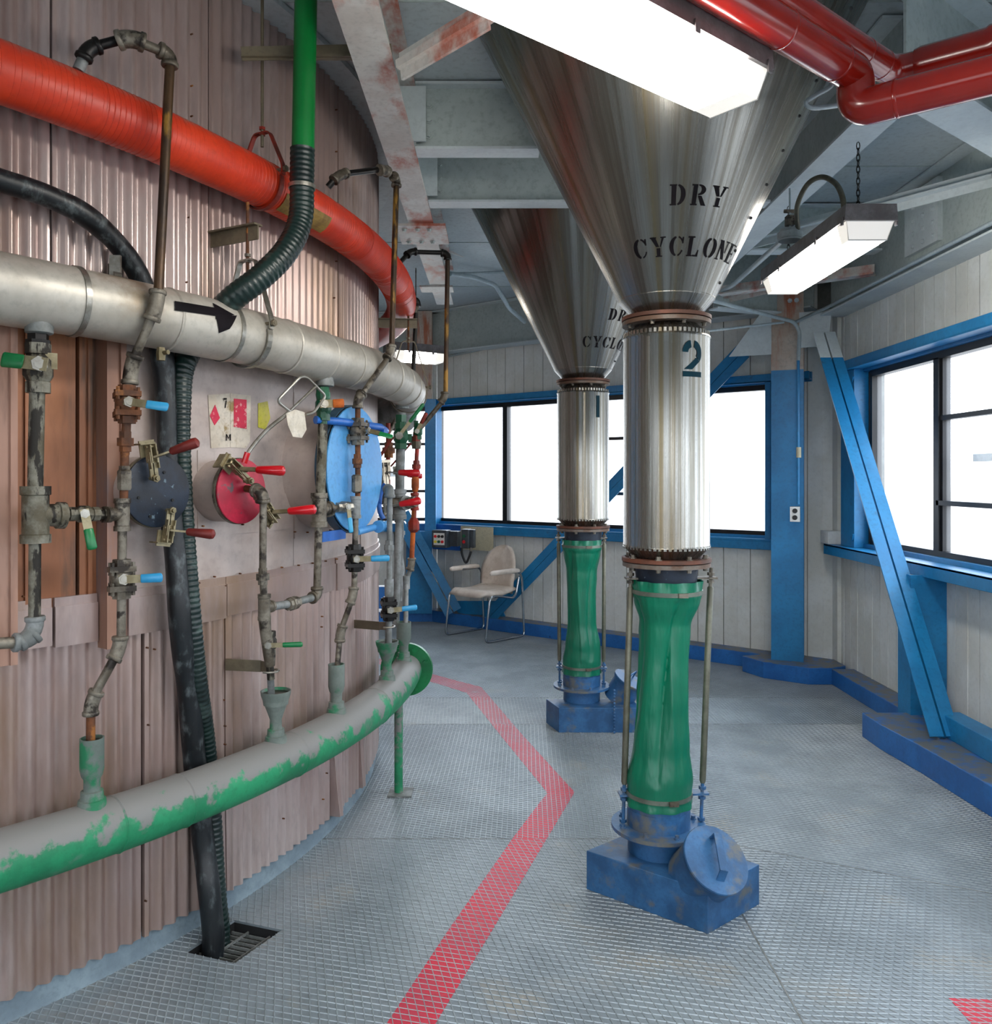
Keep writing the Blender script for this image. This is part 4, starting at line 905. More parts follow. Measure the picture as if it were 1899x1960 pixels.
drn = thing('drain_pipe', 'green dust-covered drain pipe running knee-high round the tank', 'pipe', pol(D_(-20), 3.2, 0))
jd = [-60, -37.5, -33.5, -24.3, -12, 1.5]
for i in range(len(jd) - 1):
    build('pipe_section', MB().tube(ring_path(D_(jd[i]), D_(jd[i + 1]), 3.2, zg, 14), .083 + .0008 * (i % 2), 28, i == 4), 'drain', drn, 60)
for a in jd[1:-1]:
    a = D_(a); build('weld_bead', MB().lathe(pol(a, 3.2, zg(a)), tangent(a), [(-.004, .083), (0, .0865), (.004, .083)], 28, False), 'drain', drn, 60)
a = D_(1.2); fo = pol(a, 3.2, zg(a)); ft = (tangent(a) + outw(a) * .08).normalized()
build('end_flange', MB().lathe(fo, ft, [(0, .05), (0, .142), (.018, .142), (.018, .05)], 40), 'drain_flange', drn, 30)
build('blind_flange', MB().lathe(fo + ft * .022, ft, [(0, .05), (0, .14), (.016, .14), (.016, .0)], 40), 'drain_flange', drn, 30)
fu = ft.cross(Vector((0, 0, 1))).normalized()
for k in range(8):
    q = 2 * PI * (k + .5) / 8; p = fo + (fu * math.cos(q) + Vector((0, 0, 1)) * math.sin(q)) * .115
    if k != 7: bolts(drn, [p], -ft, .012, 'drain_flange', .02)
pp = rp(763, 1500, 3.2); pp = Vector((pp.x, pp.y, 0)); a = pth(763, 3.2); pp = pol(a, 3.2, 0)
build('support_leg', MB().cyl(pp + Vector((0, 0, .006)), pp + Vector((0, 0, .49)), .0215), 'drain', drn)
build('foot_plate', MB().box(pp + Vector((0.01, 0, .004)), (.12, .12, .008)), 'galgrey', drn, 0, bevel=.001)
def cup(px, kind, parent=drn, zt=None, m='cup', rr=None):
    a = pth(px, 3.2); c = pol(a, 3.2, zg(a)) + Vector((0, 0, .07)); Z = (0, 0, 1)
    pr = {'tall': [(0, .034), (.05, .031), (.052, .023), (.085, .023), (.095, .029), (.115, .0335), (.205, .0335)],
          'funnel': [(0, .034), (.05, .03), (.052, .022), (.085, .021), (.10, .026), (.175, .053), (.19, .055)],
          'far': [(0, .034), (.05, .031), (.052, .024), (.085, .024), (.12, .038), (.21, .038)]}[kind]
    H = pr[-1][0]; R_ = pr[-1][1]
    o = build('collecting_cup', MB().lathe(c, Z, pr + [(H, R_ - .004), (H - .05, R_ * .8)], 28, True), m, parent, 40)
    build('cup_mouth', MB().lathe(c, Z, [(H - .012, R_ - .006), (H - .010, R_ - .006)], 24), 'black', o, 0)
    build('cup_socket', MB().lathe(c, Z, [(-.01, .042), (.025, .038), (.027, .033)], 24), m, parent, 40)
    return c + Vector((0, 0, H))
cA = cup(176, 'tall'); cE = cup(528, 'funnel'); cC = cup(644, 'tall'); cF = cup(741, 'funnel')
cG = cup(773, 'far')

# green vertical pipe with its spiral hose; the black hose
gp_ = thing('green_pipe', 'bright green vertical pipe dropping from the ceiling in front of the tank', 'pipe', rp(582, 0, 3.42))
RG = 3.36
build('pipe', MB().tube([rp(587, -200, RG), rp(586, -20, RG), rp(580, 290, RG)], .0395, 24), 'green', gp_)
gh = thing('spiral_hose', 'ribbed dark green hose from the green pipe down to the floor grate', 'hose', rp(420, 1780, 3.1))
H1 = catmull([rp(579, 286, RG), rp(578, 340, RG), rp(575, 420, RG), rp(548, 480, 3.36), rp(500, 530, 3.33), rp(440, 577, 3.25), rp(385, 640, 3.085), rp(352, 700, 3.08), rp(347, 780, 3.09), rp(352, 950, 3.10), rp(366, 1150, 3.13), rp(380, 1300, 3.12), rp(396, 1420, 3.075), rp(408, 1560, 3.075), rp(416, 1700, 3.10), rp(424, 1775, 3.11)], 26)
H1.append(H1[-1] + Vector((.01, -.02, -.16)))
def resample(P, st):
    out = [P[0]]; acc = 0
    for a, b in zip(P, P[1:]):
        L = (b - a).length; 
        while acc + L >= st: t = (st - acc) / L; a = a.lerp(b, t); out.append(a.copy()); L = (b - a).length; acc = 0
        acc += L
    return out
def rho(z_): return .0435 if z_ > 2.1 else .030 + .0135 * max(0, min(1, (z_ - 1.75) / .35))
hp = resample(H1, .0045)
build('hose_body', MB().tube(hp, [rho(p.z) - (.0, .0012, .0028, .0012)[i % 4] for i, p in enumerate(hp)], 20), 'hose_green', gh, 80)
c = rp(578, 358, RG); build('hose_clamp', MB().lathe(c, (0, 0, 1), [(-.007, .044), (-.007, .047), (.007, .047), (.007, .044)], 30, False), 'steel', gh, 30)
bh = thing('rubber_hose', 'thick black scuffed hose arching behind the silver pipe and down to the floor grate', 'hose', rp(400, 1800, 3.12))
H2 = catmull([rp(-80, 318, 3.10), rp(0, 345, 3.10), rp(90, 375, 3.10), rp(160, 410, 3.10), rp(220, 462, 3.09), rp(262, 520, 3.075), rp(290, 590, 3.068), rp(312, 690, 3.068), rp(320, 800, 3.07), rp(326, 950, 3.08), rp(338, 1080, 3.11), rp(346, 1200, 3.12), rp(362, 1330, 3.09), rp(372, 1450, 3.072), rp(388, 1600, 3.074), rp(400, 1700, 3.12), rp(409, 1790, 3.14)], 10)
H2.append(H2[-1] + Vector((.0, -.02, -.14)))
build('hose_body', MB().tube(H2, [(.0335 if p.z > 2.2 else .037) + .003 * noise.noise(p * 9) for p in H2], 24), 'hose_black', bh, 80)

# ================================================================ SMALL PIPEWORK
KK = [1.0]
def collar(mb, p, d, r, w): d = Vector(d).normalized(); mb.lathe(Vector(p) - d * w / 2, d, [(0, r * .92), (w * .15, r), (w * .85, r), (w, r * .92)], 16)
def seg(run, a, b, r, m): return build('pipe', MB().tube([a, b], r * KK[0], 14), m, run)
def elbow(run, a, p, b, r, m, L=2.6):
    r *= KK[0]; a, p, b = map(Vector, (a, p, b)); u = (a - p).normalized(); v = (b - p).normalized(); s = r * L
    P = [p + u * s] + [p * ((1 - t) ** 2 * 0) + (p + u * s * .9) * (1 - t) ** 2 + p * 2 * t * (1 - t) + (p + v * s * .9) * t * t for t in (0, .2, .4, .6, .8, 1)] + [p + v * s]
    mb = MB().tube(P, r * 1.42, 14); collar(mb, p + u * s, u, r * 1.65, r * .9); collar(mb, p + v * s, v, r * 1.65, r * .9)
    return build('elbow', mb, m, run, 45)
def tee(run, p, ax, br, r, m, L=3.4):
    r *= KK[0]; p, ax, br = Vector(p), Vector(ax).normalized(), Vector(br).normalized()
    mb = MB().lathe(p - ax * r * L, ax, [(0, r * 1.7), (r * 1.0, r * 1.7), (r * 1.1, r * 1.5), (r * (2 * L - 1.1), r * 1.5), (r * (2 * L - 1), r * 1.7), (r * 2 * L, r * 1.7)], 16)
    mb.lathe(p, br, [(0, r * 1.3), (r * 2.4, r * 1.4), (r * 2.45, r * 1.65), (r * 3.3, r * 1.65)], 16)
    return build('tee_fitting', mb, m, run, 40)
def union(run, p, ax, r, m, big=1.9, L=1):
    r *= KK[0]; p, ax = Vector(p), Vector(ax).normalized()
    mb = MB().lathe(p - ax * r * 2.2 * L, ax, [(0, r * 1.35), (r * 1.4 * L, r * 1.35)], 8).lathe(p - ax * r * .9 * L, ax, [(0, r * big), (r * 1.8 * L, r * big)], 8).lathe(p + ax * r * .8 * L, ax, [(0, r * 1.35), (r * 1.6 * L, r * 1.35)], 6)
    return build('union', mb, m, run, 30)
def valve(run, p, ax, lev, face, r, m, grip, L=.10, style='bolted', levm='zinc', lw=1.0, lab=None):
    p, ax, lev, face = Vector(p), Vector(ax).normalized(), Vector(lev).normalized(), Vector(face).normalized()
    r *= KK[0] * (1.3 if style == 'bolted' else 1.12); sd = ax.cross(face).normalized(); mb = MB()
    if style == 'bolted':
        for s in (-1, 1):
            mb.box(p + ax * s * r * 1.6, (r * .9, r * 4.0, r * 4.0), (ax, sd, face)); mb.lathe(p + ax * s * r * 2, ax * s, [(0, r * 1.6), (r * 1.2, r * 1.5)], 8)
            for a in (-1, 1):
                for b in (-1, 1): mb.cyl(p + sd * a * r * 1.55 + face * b * r * 1.55 + ax * s * r * .6, p + sd * a * r * 1.55 + face * b * r * 1.55 + ax * s * r * 2.7, r * .32, 6)
        mb.lathe(p - ax * r * 1.3, ax, [(0, r * 1.6), (r * .6, r * 1.9), (r * 2, r * 1.9), (r * 2.6, r * 1.6)], 14)
    else:
        mb.lathe(p - ax * r * 3.0, ax, [(0, r * 1.45), (r * 1.3, r * 1.45), (r * 1.35, r * 1.3), (r * 2.1, r * 1.75), (r * 3.9, r * 1.75), (r * 4.65, r * 1.3), (r * 4.7, r * 1.5), (r * 6, r * 1.5)], 8)
    v = build('valve_body', mb, m, run, 30)
    s0 = p + face * r * 1.4; s1 = p + face * r * 2.9
    st = build('valve_stem', MB().cyl(s0, s1 + face * r * .35, r * .62, 8).lathe(s1 - face * r * .3, face, [(0, r * .95), (r * .5, r * .95)], 6), 'steel', v, 30)
    b = s1 + lev * L
    mb = MB().bar(s1 - lev * r * .9, s1 + lev * L * .45, r * 1.3 * lw, r * .25, lev.cross(face)); build('lever', mb, levm, v, 0)
    k0, k1 = s1 + lev * L * .42, b; sdv = lev.cross(face).normalized(); w_ = r * 1.35 * lw
    mb = MB(); pr = [(0, .80), (.04, 1), (.9, 1.08), (.97, .9), (1, .55)]
    vs = []; n = 14
    for t, q in pr:
        c = k0.lerp(k1, t)
        for k in range(n): aa = 2 * PI * k / n; vs.append(c + sdv * math.cos(aa) * w_ * .52 * q + face * math.sin(aa) * w_ * .30 * q)
    mb.add(vs, [(i * n + k, i * n + (k + 1) % n, (i + 1) * n + (k + 1) % n, (i + 1) * n + k) for i in range(len(pr) - 1) for k in range(n)] + [tuple(range(n)), tuple((len(pr) - 1) * n + k for k in range(n))])
    g_ = build('lever_grip', mb, grip, v, 50)
    if lab: g_['label'] = lab
    return v
def face_at(px, R=3.2): a = pth(px, R); return (outw(a) * .6 + Vector((0.25, -.75, .1))).normalized()
Zv = Vector((0, 0, 1))
def ldir(p, px, py):
    """lever direction: from p towards the place (px, py) at the same distance from the lens plane"""
    return (at(px, py, p.y) - p)

KK[0] = 1.1
# run A: leftmost drop from the silver pipe
rA = thing('drop_pipe', 'leftmost spattered vertical pipe hanging from the silver pipe, with a flat green lever', 'pipe', rp(62, 1230, 3.2))
rr = .0185
A = lambda x, y, R=3.22: rp(x, y, R)
build('pipe_saddle', MB().lathe(A(75, 622), (0, 0, -1), [(-.03, .03), (0, .036), (.022, .036), (.026, .03)], 24), 'galgrey', rA, 40)
seg(rA, A(75, 630), A(72, 700), rr, 'gal'); union(rA, A(73, 664), Zv, rr, 'blackiron', 1.6)
seg(rA, A(72, 700), A(67, 960), rr, 'gal_dirty'); seg(rA, A(67, 1010), A(66, 1195), .0145, 'gal_dirty')
fc = face_at(75)
valve(rA, A(73, 705), Zv, ldir(A(90, 690), -10, 678), fc, .0185, 'gal_dirty', 'grip_green', .105, 'hex', lw=1.25)
build('valve_plate', MB().box(A(95, 695) + fc * .03, (.035, .004, .045), (fc.cross(Zv), fc, Zv)), 'zinc', rA, 0)
tee(rA, A(68, 985), Zv, A(100, 986) - A(68, 985), .021, 'gal_dirty')
build('reducer', MB().lathe(A(66, 1028), Zv, [(0, .015), (.012, .021), (.02, .024)], 12), 'gal', rA)
elbow(rA, A(66, 1150), A(68, 1213), A(40, 1229), .0145, 'galgrey'); elbow(rA, A(68, 1213), A(50, 1229), A(0, 1231), .0145, 'galgrey', 1.6)
seg(rA, A(50, 1229), A(-60, 1234), .0145, 'gal')
for a_, b_ in (((104, 985), (150, 985)), ((180, 985), (232, 985))): seg(rA, A(*a_), A(*b_), .0115, 'gal_dirty')
hx = (A(200, 985) - A(104, 985))
union(rA, A(118, 985), hx, .011, 'gal_dirty', 1.8); union(rA, A(203, 985), hx, .011, 'gal_dirty', 2.0)
valve(rA, A(160, 984), hx, ldir(A(160, 984), 180, 1080), fc, .0115, 'gal_dirty', 'grip_green', .105, 'hex', lw=1.3)

KK[0] = 1.14
# run B: from the orange main, over and down into the first cup
rB = thing('trap_pipe', 'streaked brown pipe looping over the orange main and down past two blue-levered valves', 'pipe', cA)
B = lambda x, y, R=3.24: rp(x, y, R)
R1 = 3.21
seg(rB, rp(150, 135, 3.19), rp(166, 98, 3.2), .0145, 'galgrey'); elbow(rB, rp(153, 128, 3.2), rp(168, 93, 3.21), rp(235, 75, 3.25), .0135, 'blackiron', 1.9)
seg(rB, rp(168, 93, 3.21), rp(245, 72, 3.26), .0125, 'blackiron'); elbow(rB, rp(200, 84, 3.23), rp(250, 72, 3.28), rp(290, 88, 3.3), .0155, 'gal', 1.8)
seg(rB, rp(255, 76, 3.28), rp(318, 102, 3.31), .0125, 'gal'); elbow(rB, rp(290, 88, 3.3), rp(326, 106, 3.31), rp(323, 170, 3.31), .0135, 'gal', 1.9)
seg(rB, rp(326, 110, 3.31), rp(303, 565, 3.325), .0125, 'brownpipe'); elbow(rB, rp(305, 520, 3.325), rp(300, 585, 3.325), rp(280, 640, 3.30), .0135, 'gal')
seg(rB, rp(299, 590, 3.325), rp(250, 700, 3.25), .0115, 'gal'); elbow(rB, rp(262, 672, 3.26), rp(250, 706, 3.24), rp(248, 745, 3.24), .0135, 'gal')
seg(rB, B(247, 710), B(244, 760), .0115, 'gal'); valve(rB, B(243, 774), Zv, ldir(B(262, 776), 360, 790), fc, .012, 'rusty', 'grip_blue', .115)
seg(rB, B(243, 790), B(239, 870), .0115, 'rusty'); union(rB, B(240, 846), Zv, .0115, 'rusty', 1.9); seg(rB, B(239, 870), B(237, 960), .0105, 'rusty')
build('strainer', MB().lathe(B(238, 915), Zv, [(-.036, .018), (-.03, .021), (.02, .021), (.026, .016), (.036, .016)], 8), 'gal', rB, 30)
tee(rB, B(234, 985), Zv, B(205, 985) - B(234, 985), .0125, 'gal')
seg(rB, B(234, 1000), B(232, 1230), .0115, 'gal'); valve(rB, B(233, 1108), Zv, ldir(B(250, 1103), 332, 1099), fc, .0122, 'gal', 'grip_blue', .112)
elbow(rB, B(232, 1180), B(229, 1242), B(196, 1300), .0125, 'gal', 2.2); seg(rB, B(229, 1242), rp(176, 1338, 3.21), .0115, 'gal')
elbow(rB, rp(200, 1296, 3.22), rp(174, 1345, 3.2), rp(173, 1400, 3.2), .0125, 'gal', 2.2); seg(rB, rp(174, 1350, 3.2), cA + Vector((-.004, 0, -.03)), .011, 'rusty')

KK[0] = 1.08
# run C: second riser from the orange main
rC = thing('trap_pipe', 'second brown riser pipe with bolted valves, in front of the sky-blue manhole', 'pipe', cC)
C = lambda x, y, R=3.26: rp(x, y, R)
seg(rC, rp(628, 358, 3.2), rp(648, 335, 3.24), .0125, 'blackiron'); elbow(rC, rp(632, 352, 3.22), rp(650, 334, 3.24), rp(715, 326, 3.3), .013, 'gal')
seg(rC, rp(650, 334, 3.24), rp(730, 324, 3.32), .0115, 'blackiron'); elbow(rC, rp(700, 328, 3.3), rp(735, 325, 3.33), rp(752, 335, 3.335), .014, 'gal', 1.8); elbow(rC, rp(742, 327, 3.33), rp(759, 343, 3.335), rp(758, 400, 3.335), .013, 'gal', 2.0)
seg(rC, rp(759, 345, 3.335), rp(750, 665, 3.335), .0118, 'brownpipe'); elbow(rC, rp(751, 630, 3.335), rp(748, 676, 3.335), rp(715, 720, 3.3), .0128, 'gal', 2.2)
seg(rC, rp(748, 678, 3.335), rp(688, 762, 3.26), .0115, 'gal'); elbow(rC, rp(710, 730, 3.28), rp(685, 764, 3.26), C(685, 800), .0135, 'gal', 2.2)
seg(rC, C(685, 765), C(685, 960), .0108, 'rusty'); fc2 = face_at(685)
valve(rC, C(685, 826), Zv, ldir(C(700, 826), 760, 842), (fc2 + Vector((.8, .2, 0))).normalized(), .0125, 'gal', 'grip_green', .10)
union(rC, C(684, 883), Zv, .0115, 'rusty', 1.7); build('strainer', MB().lathe(C(683, 925), Zv, [(-.04, .014), (-.034, .021), (.03, .021), (.036, .015)], 10), 'gal', rC, 30)
tee(rC, C(681, 971), Zv, rp(650, 970, 3.22) - C(681, 971), .0125, 'galgrey')
seg(rC, C(681, 985), C(678, 1135), .0115, 'gal'); valve(rC, C(679, 1068), Zv, Vector((.93, .1, .02)), Vector((.35, -.9, 0)), .0125, 'blackiron', 'grip_blue', .13)
elbow(rC, C(678, 1110), C(676, 1140), rp(655, 1190, 3.23), .0125, 'gal', 2.2); seg(rC, C(676, 1142), rp(652, 1208, 3.21), .011, 'gal')
elbow(rC, rp(660, 1186, 3.22), rp(651, 1212, 3.205), rp(650, 1250, 3.2), .0128, 'gal', 2.2); seg(rC, rp(651, 1215, 3.2), cC + Vector((.002, 0, -.03)), .0108, 'gal')

KK[0] = 1.0
# run D: drop with the green valve from the silver pipe
rD = thing('drop_pipe', 'middle drop pipe with a green valve body, left of the sky-blue manhole', 'pipe', rp(505, 1160, 3.22))
Dd = lambda x, y, R=3.22: rp(x, y, R)
build('pipe_saddle', MB().lathe(Dd(622, 733), (0, 0, -1), [(-.03, .03), (0, .036), (.012, .036), (.016, .026)], 20), 'galgrey', rD, 40)
seg(rD, Dd(622, 730), Dd(618, 820), .017, 'greenv'); build('valve_bonnet', MB().lathe(Dd(618, 800), Zv, [(-.0, .024), (.05, .026), (.055, .022), (.09, .028), (.12, .024)], 10), 'greenv', rD, 30)
valve(rD, Dd(619, 778), Zv, Vector((1, .2, .05)), Vector((.25, -.85, .1)), .0165, 'greenv', 'orange_rust', .075, 'hex', lw=1.3)
seg(rD, Dd(618, 812), Dd(613, 960), .0195, 'gal_dirty'); tee(rD, Dd(611, 976), Zv, rp(660, 972, 3.24) - Dd(611, 976), .0195, 'gal')
seg(rD, Dd(610, 1000), Dd(607, 1130), .0148, 'gal'); hx = rp(670, 970, 3.25) - rp(640, 971, 3.23)
seg(rD, Dd(630, 972), rp(674, 970, 3.25), .0115, 'gal')
valve(rD, rp(657, 971, 3.24), hx, ldir(rp(660, 985, 3.24), 668, 1060), face_at(650), .0125, 'steel', 'grip_blue', .105, 'hex')
elbow(rD, Dd(607, 1090), Dd(607, 1141), Dd(580, 1150), .0148, 'gal', 2.0); seg(rD, Dd(606, 1142), Dd(560, 1154), .0148, 'galgrey')
union(rD, Dd(560, 1155), Dd(600, 1143) - Dd(560, 1155), .0165, 'gal', 1.6, .8); seg(rD, Dd(560, 1155), Dd(508, 1163), .0148, 'galgrey')

# run E: from the crimson hatch down into the first funnel
rE = thing('sampling_pipe', 'crusted pipe leaving the centre of the crimson hatch and dropping to a funnel', 'pipe', cE)
E_ = lambda x, y, R=3.24: rp(x, y, R)
seg(rE, rp(470, 935, 3.15), rp(500, 940, 3.25), .013, 'rusty'); elbow(rE, rp(475, 936, 3.18), rp(502, 941, 3.25), E_(504, 990), .016, 'gal', 2.0)
seg(rE, E_(504, 945), E_(503, 1090), .0128, 'gal'); union(rE, E_(503, 1104), Zv, .0125, 'gal', 1.9); seg(rE, E_(503, 1104), E_(506, 1150), .0128, 'gal')
tee(rE, E_(506, 1162), Zv, Dd(545, 1157) - E_(506, 1162), .0135, 'gal'); seg(rE, E_(507, 1175), E_(519, 1300), .0135, 'gal_dirty')
build('scale_crust', MB().tube([E_(504, 1145), E_(506, 1180), E_(509, 1215), E_(516, 1255), E_(517, 1275)], [.018, .022, .0195, .0215, .017], 12), 'gal', rE)
seg(rE, E_(517, 1280), cE + Vector((-.012, -.01, -.045)), .0125, 'galgrey')
valve(rE, E_(517, 1231), Zv, Vector((1, .05, .02)), Vector((.1, -1, 0)), .0125, 'gal_dirty', 'grip_green', .12, 'hex', lw=.9)
def strap_bracket(name, label, p0, p1, pend, w_, clamp=None):
    r = thing(name, label, 'bracket', p0); build('flat_bar', MB().bar(p0, p1, w_, .006, Zv), 'bracket', r, 0); build('bar_end', MB().bar(p1, pend, w_ * .9, .006, Zv), 'bracket', r, 0)
    if clamp: build('u_bolt', MB().tube([clamp + Vector((.03 * math.cos(q), .03 * math.sin(q), 0)) for q in [PI * k / 5 - 2.2 for k in range(7)]], .004, 8), 'steel', r)
    return r
strap_bracket('pipe_bracket', 'crusted flat bracket holding the pipe above the left funnel', rp(432, 1272, DR + .01), rp(500, 1275, 3.15), rp(514, 1278, 3.23), .042, E_(517, 1284, 3.24))
strap_bracket('pipe_bracket', 'crusted flat bracket holding the pipe above the right funnel, near the tank edge', rp(676, 1194, DR + .01), rp(726, 1198, 3.18), rp(740, 1198, 3.24), .04, rp(743, 1199, 3.26))

# run F and G: crowded verticals beyond the tank edge
rF = thing('sampling_pipe', 'slim grey pipe with a bolted valve dropping into the right funnel', 'pipe', cF)
F_ = lambda x, y, R=3.27: rp(x, y, R)
elbow(rF, rp(725, 930, 3.16), F_(746, 938), F_(746, 980), .0155, 'galgrey', 1.8); seg(rF, F_(746, 940), F_(745, 1230), .0128, 'galgrey')
union(rF, F_(745, 1048), Zv, .0135, 'galgrey', 1.7); build('coupling', MB().lathe(F_(745, 1125), Zv, [(-.04, .019), (-.03, .021), (.03, .021), (.04, .019)], 12), 'galgrey', rF, 30)
valve(rF, F_(744, 1165), Zv, Vector((.9, .3, .06)), Vector((.3, -.9, 0)), .013, 'blackiron', 'grip_blue', .12)
seg(rF, F_(743, 1180), cF + Vector((0, 0, -.02)), .0115, 'galgrey')
rH = thing('drop_pipe', 'thick grey drop pipe beyond the manhole with a long green lever rising right', 'pipe', rp(765, 1150, 3.2))
H_ = lambda x, y, Y=4.45: at(x, y, Y)
seg(rH, H_(768, 790), H_(764, 1000), .0255, 'galgrey'); seg(rH, H_(764, 980), H_(758, 1200), .019, 'galgrey'); union(rH, H_(767, 815), Zv, .024, 'greenv', 1.2)
tee(rH, H_(764, 965), Zv, H_(800, 958, 4.3) - H_(764, 965), .0235, 'galgrey'); build('pipe_saddle', MB().lathe(H_(770, 782), Zv, [(0, .036), (.02, .036), (.03, .05)], 20), 'galgrey', rH)
union(rH, H_(786, 962, 4.38), H_(800, 958, 4.3) - H_(764, 965), .021, 'gal', 1.5)
valve(rH, H_(767, 835, 4.42), Zv, ldir(H_(766, 832, 4.35), 812, 772), Vector((0, -1, 0)), .020, 'greenv', 'grip_green', .21, 'hex', lw=.6)
build('valve_actuator', MB().bb(H_(792, 820, 4.5), H_(802, 806, 4.55)).bb(H_(781, 846, 4.5), H_(792, 832, 4.6)), 'greenv', rH, 0)
rG = thing('trap_pipe', 'red-oxide and orange rusty riser pipe beyond the tank edge, in front of the far window', 'pipe', cG)
G_ = lambda x, y, Y=4.5: at(x, y, Y)
seg(rG, at(766, 502, 4.4), at(783, 484, 4.45), .0125, 'blackiron'); elbow(rG, at(770, 498, 4.4), at(785, 482, 4.45), at(830, 481, 4.5), .0135, 'blackiron', 2.2); seg(rG, at(785, 482, 4.45), at(855, 484, 4.5), .0125, 'blackiron'); elbow(rG, at(830, 482, 4.5), at(857, 486, 4.5), at(857, 540, 4.5), .0135, 'blackiron', 2.2)
seg(rG, G_(857, 490), G_(853, 755), .0128, 'brownpipe'); elbow(rG, G_(853, 720), G_(851, 762), G_(825, 790), .014, 'gal', 2.0); seg(rG, G_(851, 764), G_(803, 822), .0128, 'gal')
seg(rG, G_(800, 820), G_(793, 990), .012, 'redvalve'); union(rG, G_(797, 840), Zv, .015, 'redvalve', 1.6); build('valve_collar', MB().lathe(G_(797, 852), Zv, [(-.02, .024), (.01, .027), (.02, .027)], 8), 'gal', rG, 30)
union(rG, G_(797, 893), Zv, .014, 'redvalve', 1.7); build('strainer', MB().lathe(G_(795, 925), Zv, [(-.045, .015), (-.02, .022), (.02, .022), (.04, .014)], 12), 'orange_rust', rG)
tee(rG, G_(794, 960), Zv, G_(770, 960, 4.4) - G_(794, 960), .014, 'redvalve'); build('reducer', MB().lathe(G_(792, 1003), Zv, [(-.045, .018), (-.03, .03), (.01, .031), (.035, .016)], 8), 'redvalve', rG, 30)
seg(rG, G_(793, 970), G_(788, 1075), .0135, 'orange_rust'); elbow(rG, G_(788, 1050), G_(788, 1080), G_(779, 1110), .014, 'gal', 2.0); seg(rG, G_(788, 1082), G_(779, 1110), .0125, 'galgrey')
build('coupling', MB().lathe(G_(778, 1113), Zv, [(-.04, .019), (.03, .02)], 12), 'galgrey', rG); seg(rG, G_(778, 1112), cG + Vector((.01, 0, -.05)), .0125, 'galgrey')
valve(rG, G_(800, 826), Zv, ldir(G_(803, 822), 822, 785), Vector((0, -1, 0)), .013, 'greenv', 'redvalve', .11, 'hex')
valve(rG, G_(760, 962, 4.42), Vector((1, 0, 0)), Vector((1, .1, 0)), Vector((0, -1, 0)), .014, 'gal', 'grip_red', .001, 'hex')
r_ = thing('riser_pipe', 'thin crusted grey pipe behind the right funnel pipe, beyond the tank edge', 'pipe', at(767, 1150, 4.7))
seg(r_, at(769, 985, 4.75), at(766, 1150, 4.75), .0125, 'galgrey'); union(r_, at(768, 1020, 4.75), Zv, .0125, 'galgrey', 1.8); build('scale_crust', MB().tube([at(767, 1060, 4.75), at(767, 1090, 4.75), at(766, 1130, 4.75)], [.012, .024, .014], 12), 'galgrey', r_)
r_ = thing('riser_pipe', 'black riser pipe with an elbow at the far end of the orange main', 'pipe', at(792, 700, 4.9))
seg(r_, at(770, 572, 4.85), at(797, 575, 4.9), .0125, 'blackiron'); elbow(r_, at(770, 572, 4.85), at(799, 575, 4.9), at(796, 620, 4.9), .015, 'blackiron', 2.0); seg(r_, at(797, 580, 4.9), at(791, 715, 4.9), .0125, 'blackiron'); union(r_, at(795, 590, 4.9), Zv, .0125, 'gal', 1.7)
r_ = thing('riser_pipe', 'short dark valve and pipe between the manhole and the thick grey drop pipe', 'pipe', at(744, 900, 4.9))
seg(r_, at(743, 810, 4.9), at(743, 935, 4.9), .014, 'redvalve'); union(r_, at(744, 862, 4.9), Zv, .02, 'rusty', 1.9); seg(r_, at(743, 830, 4.9), at(760, 800, 4.95), .013, 'gal')
for q0, q1 in (((728, 882), (760, 840)), ((748, 892), (792, 846))):
    pass
def bar_lever(label, a, b, m, r=.009, Y=4.5):
    o = build('reach_rod', MB().tube([at(*a, Y), at(*b, Y - .02)], r, 8), m, None); tag(o, label, 'rod')
bar_lever('thin red reach rod rising right beside the manhole, before the window', (722, 882), (752, 836), 'redvalve', .009, 4.3)
bar_lever('thinner red rod crossing the leftmost far window behind the pipes', (748, 893), (790, 845), 'redvalve', .006, 5.0)

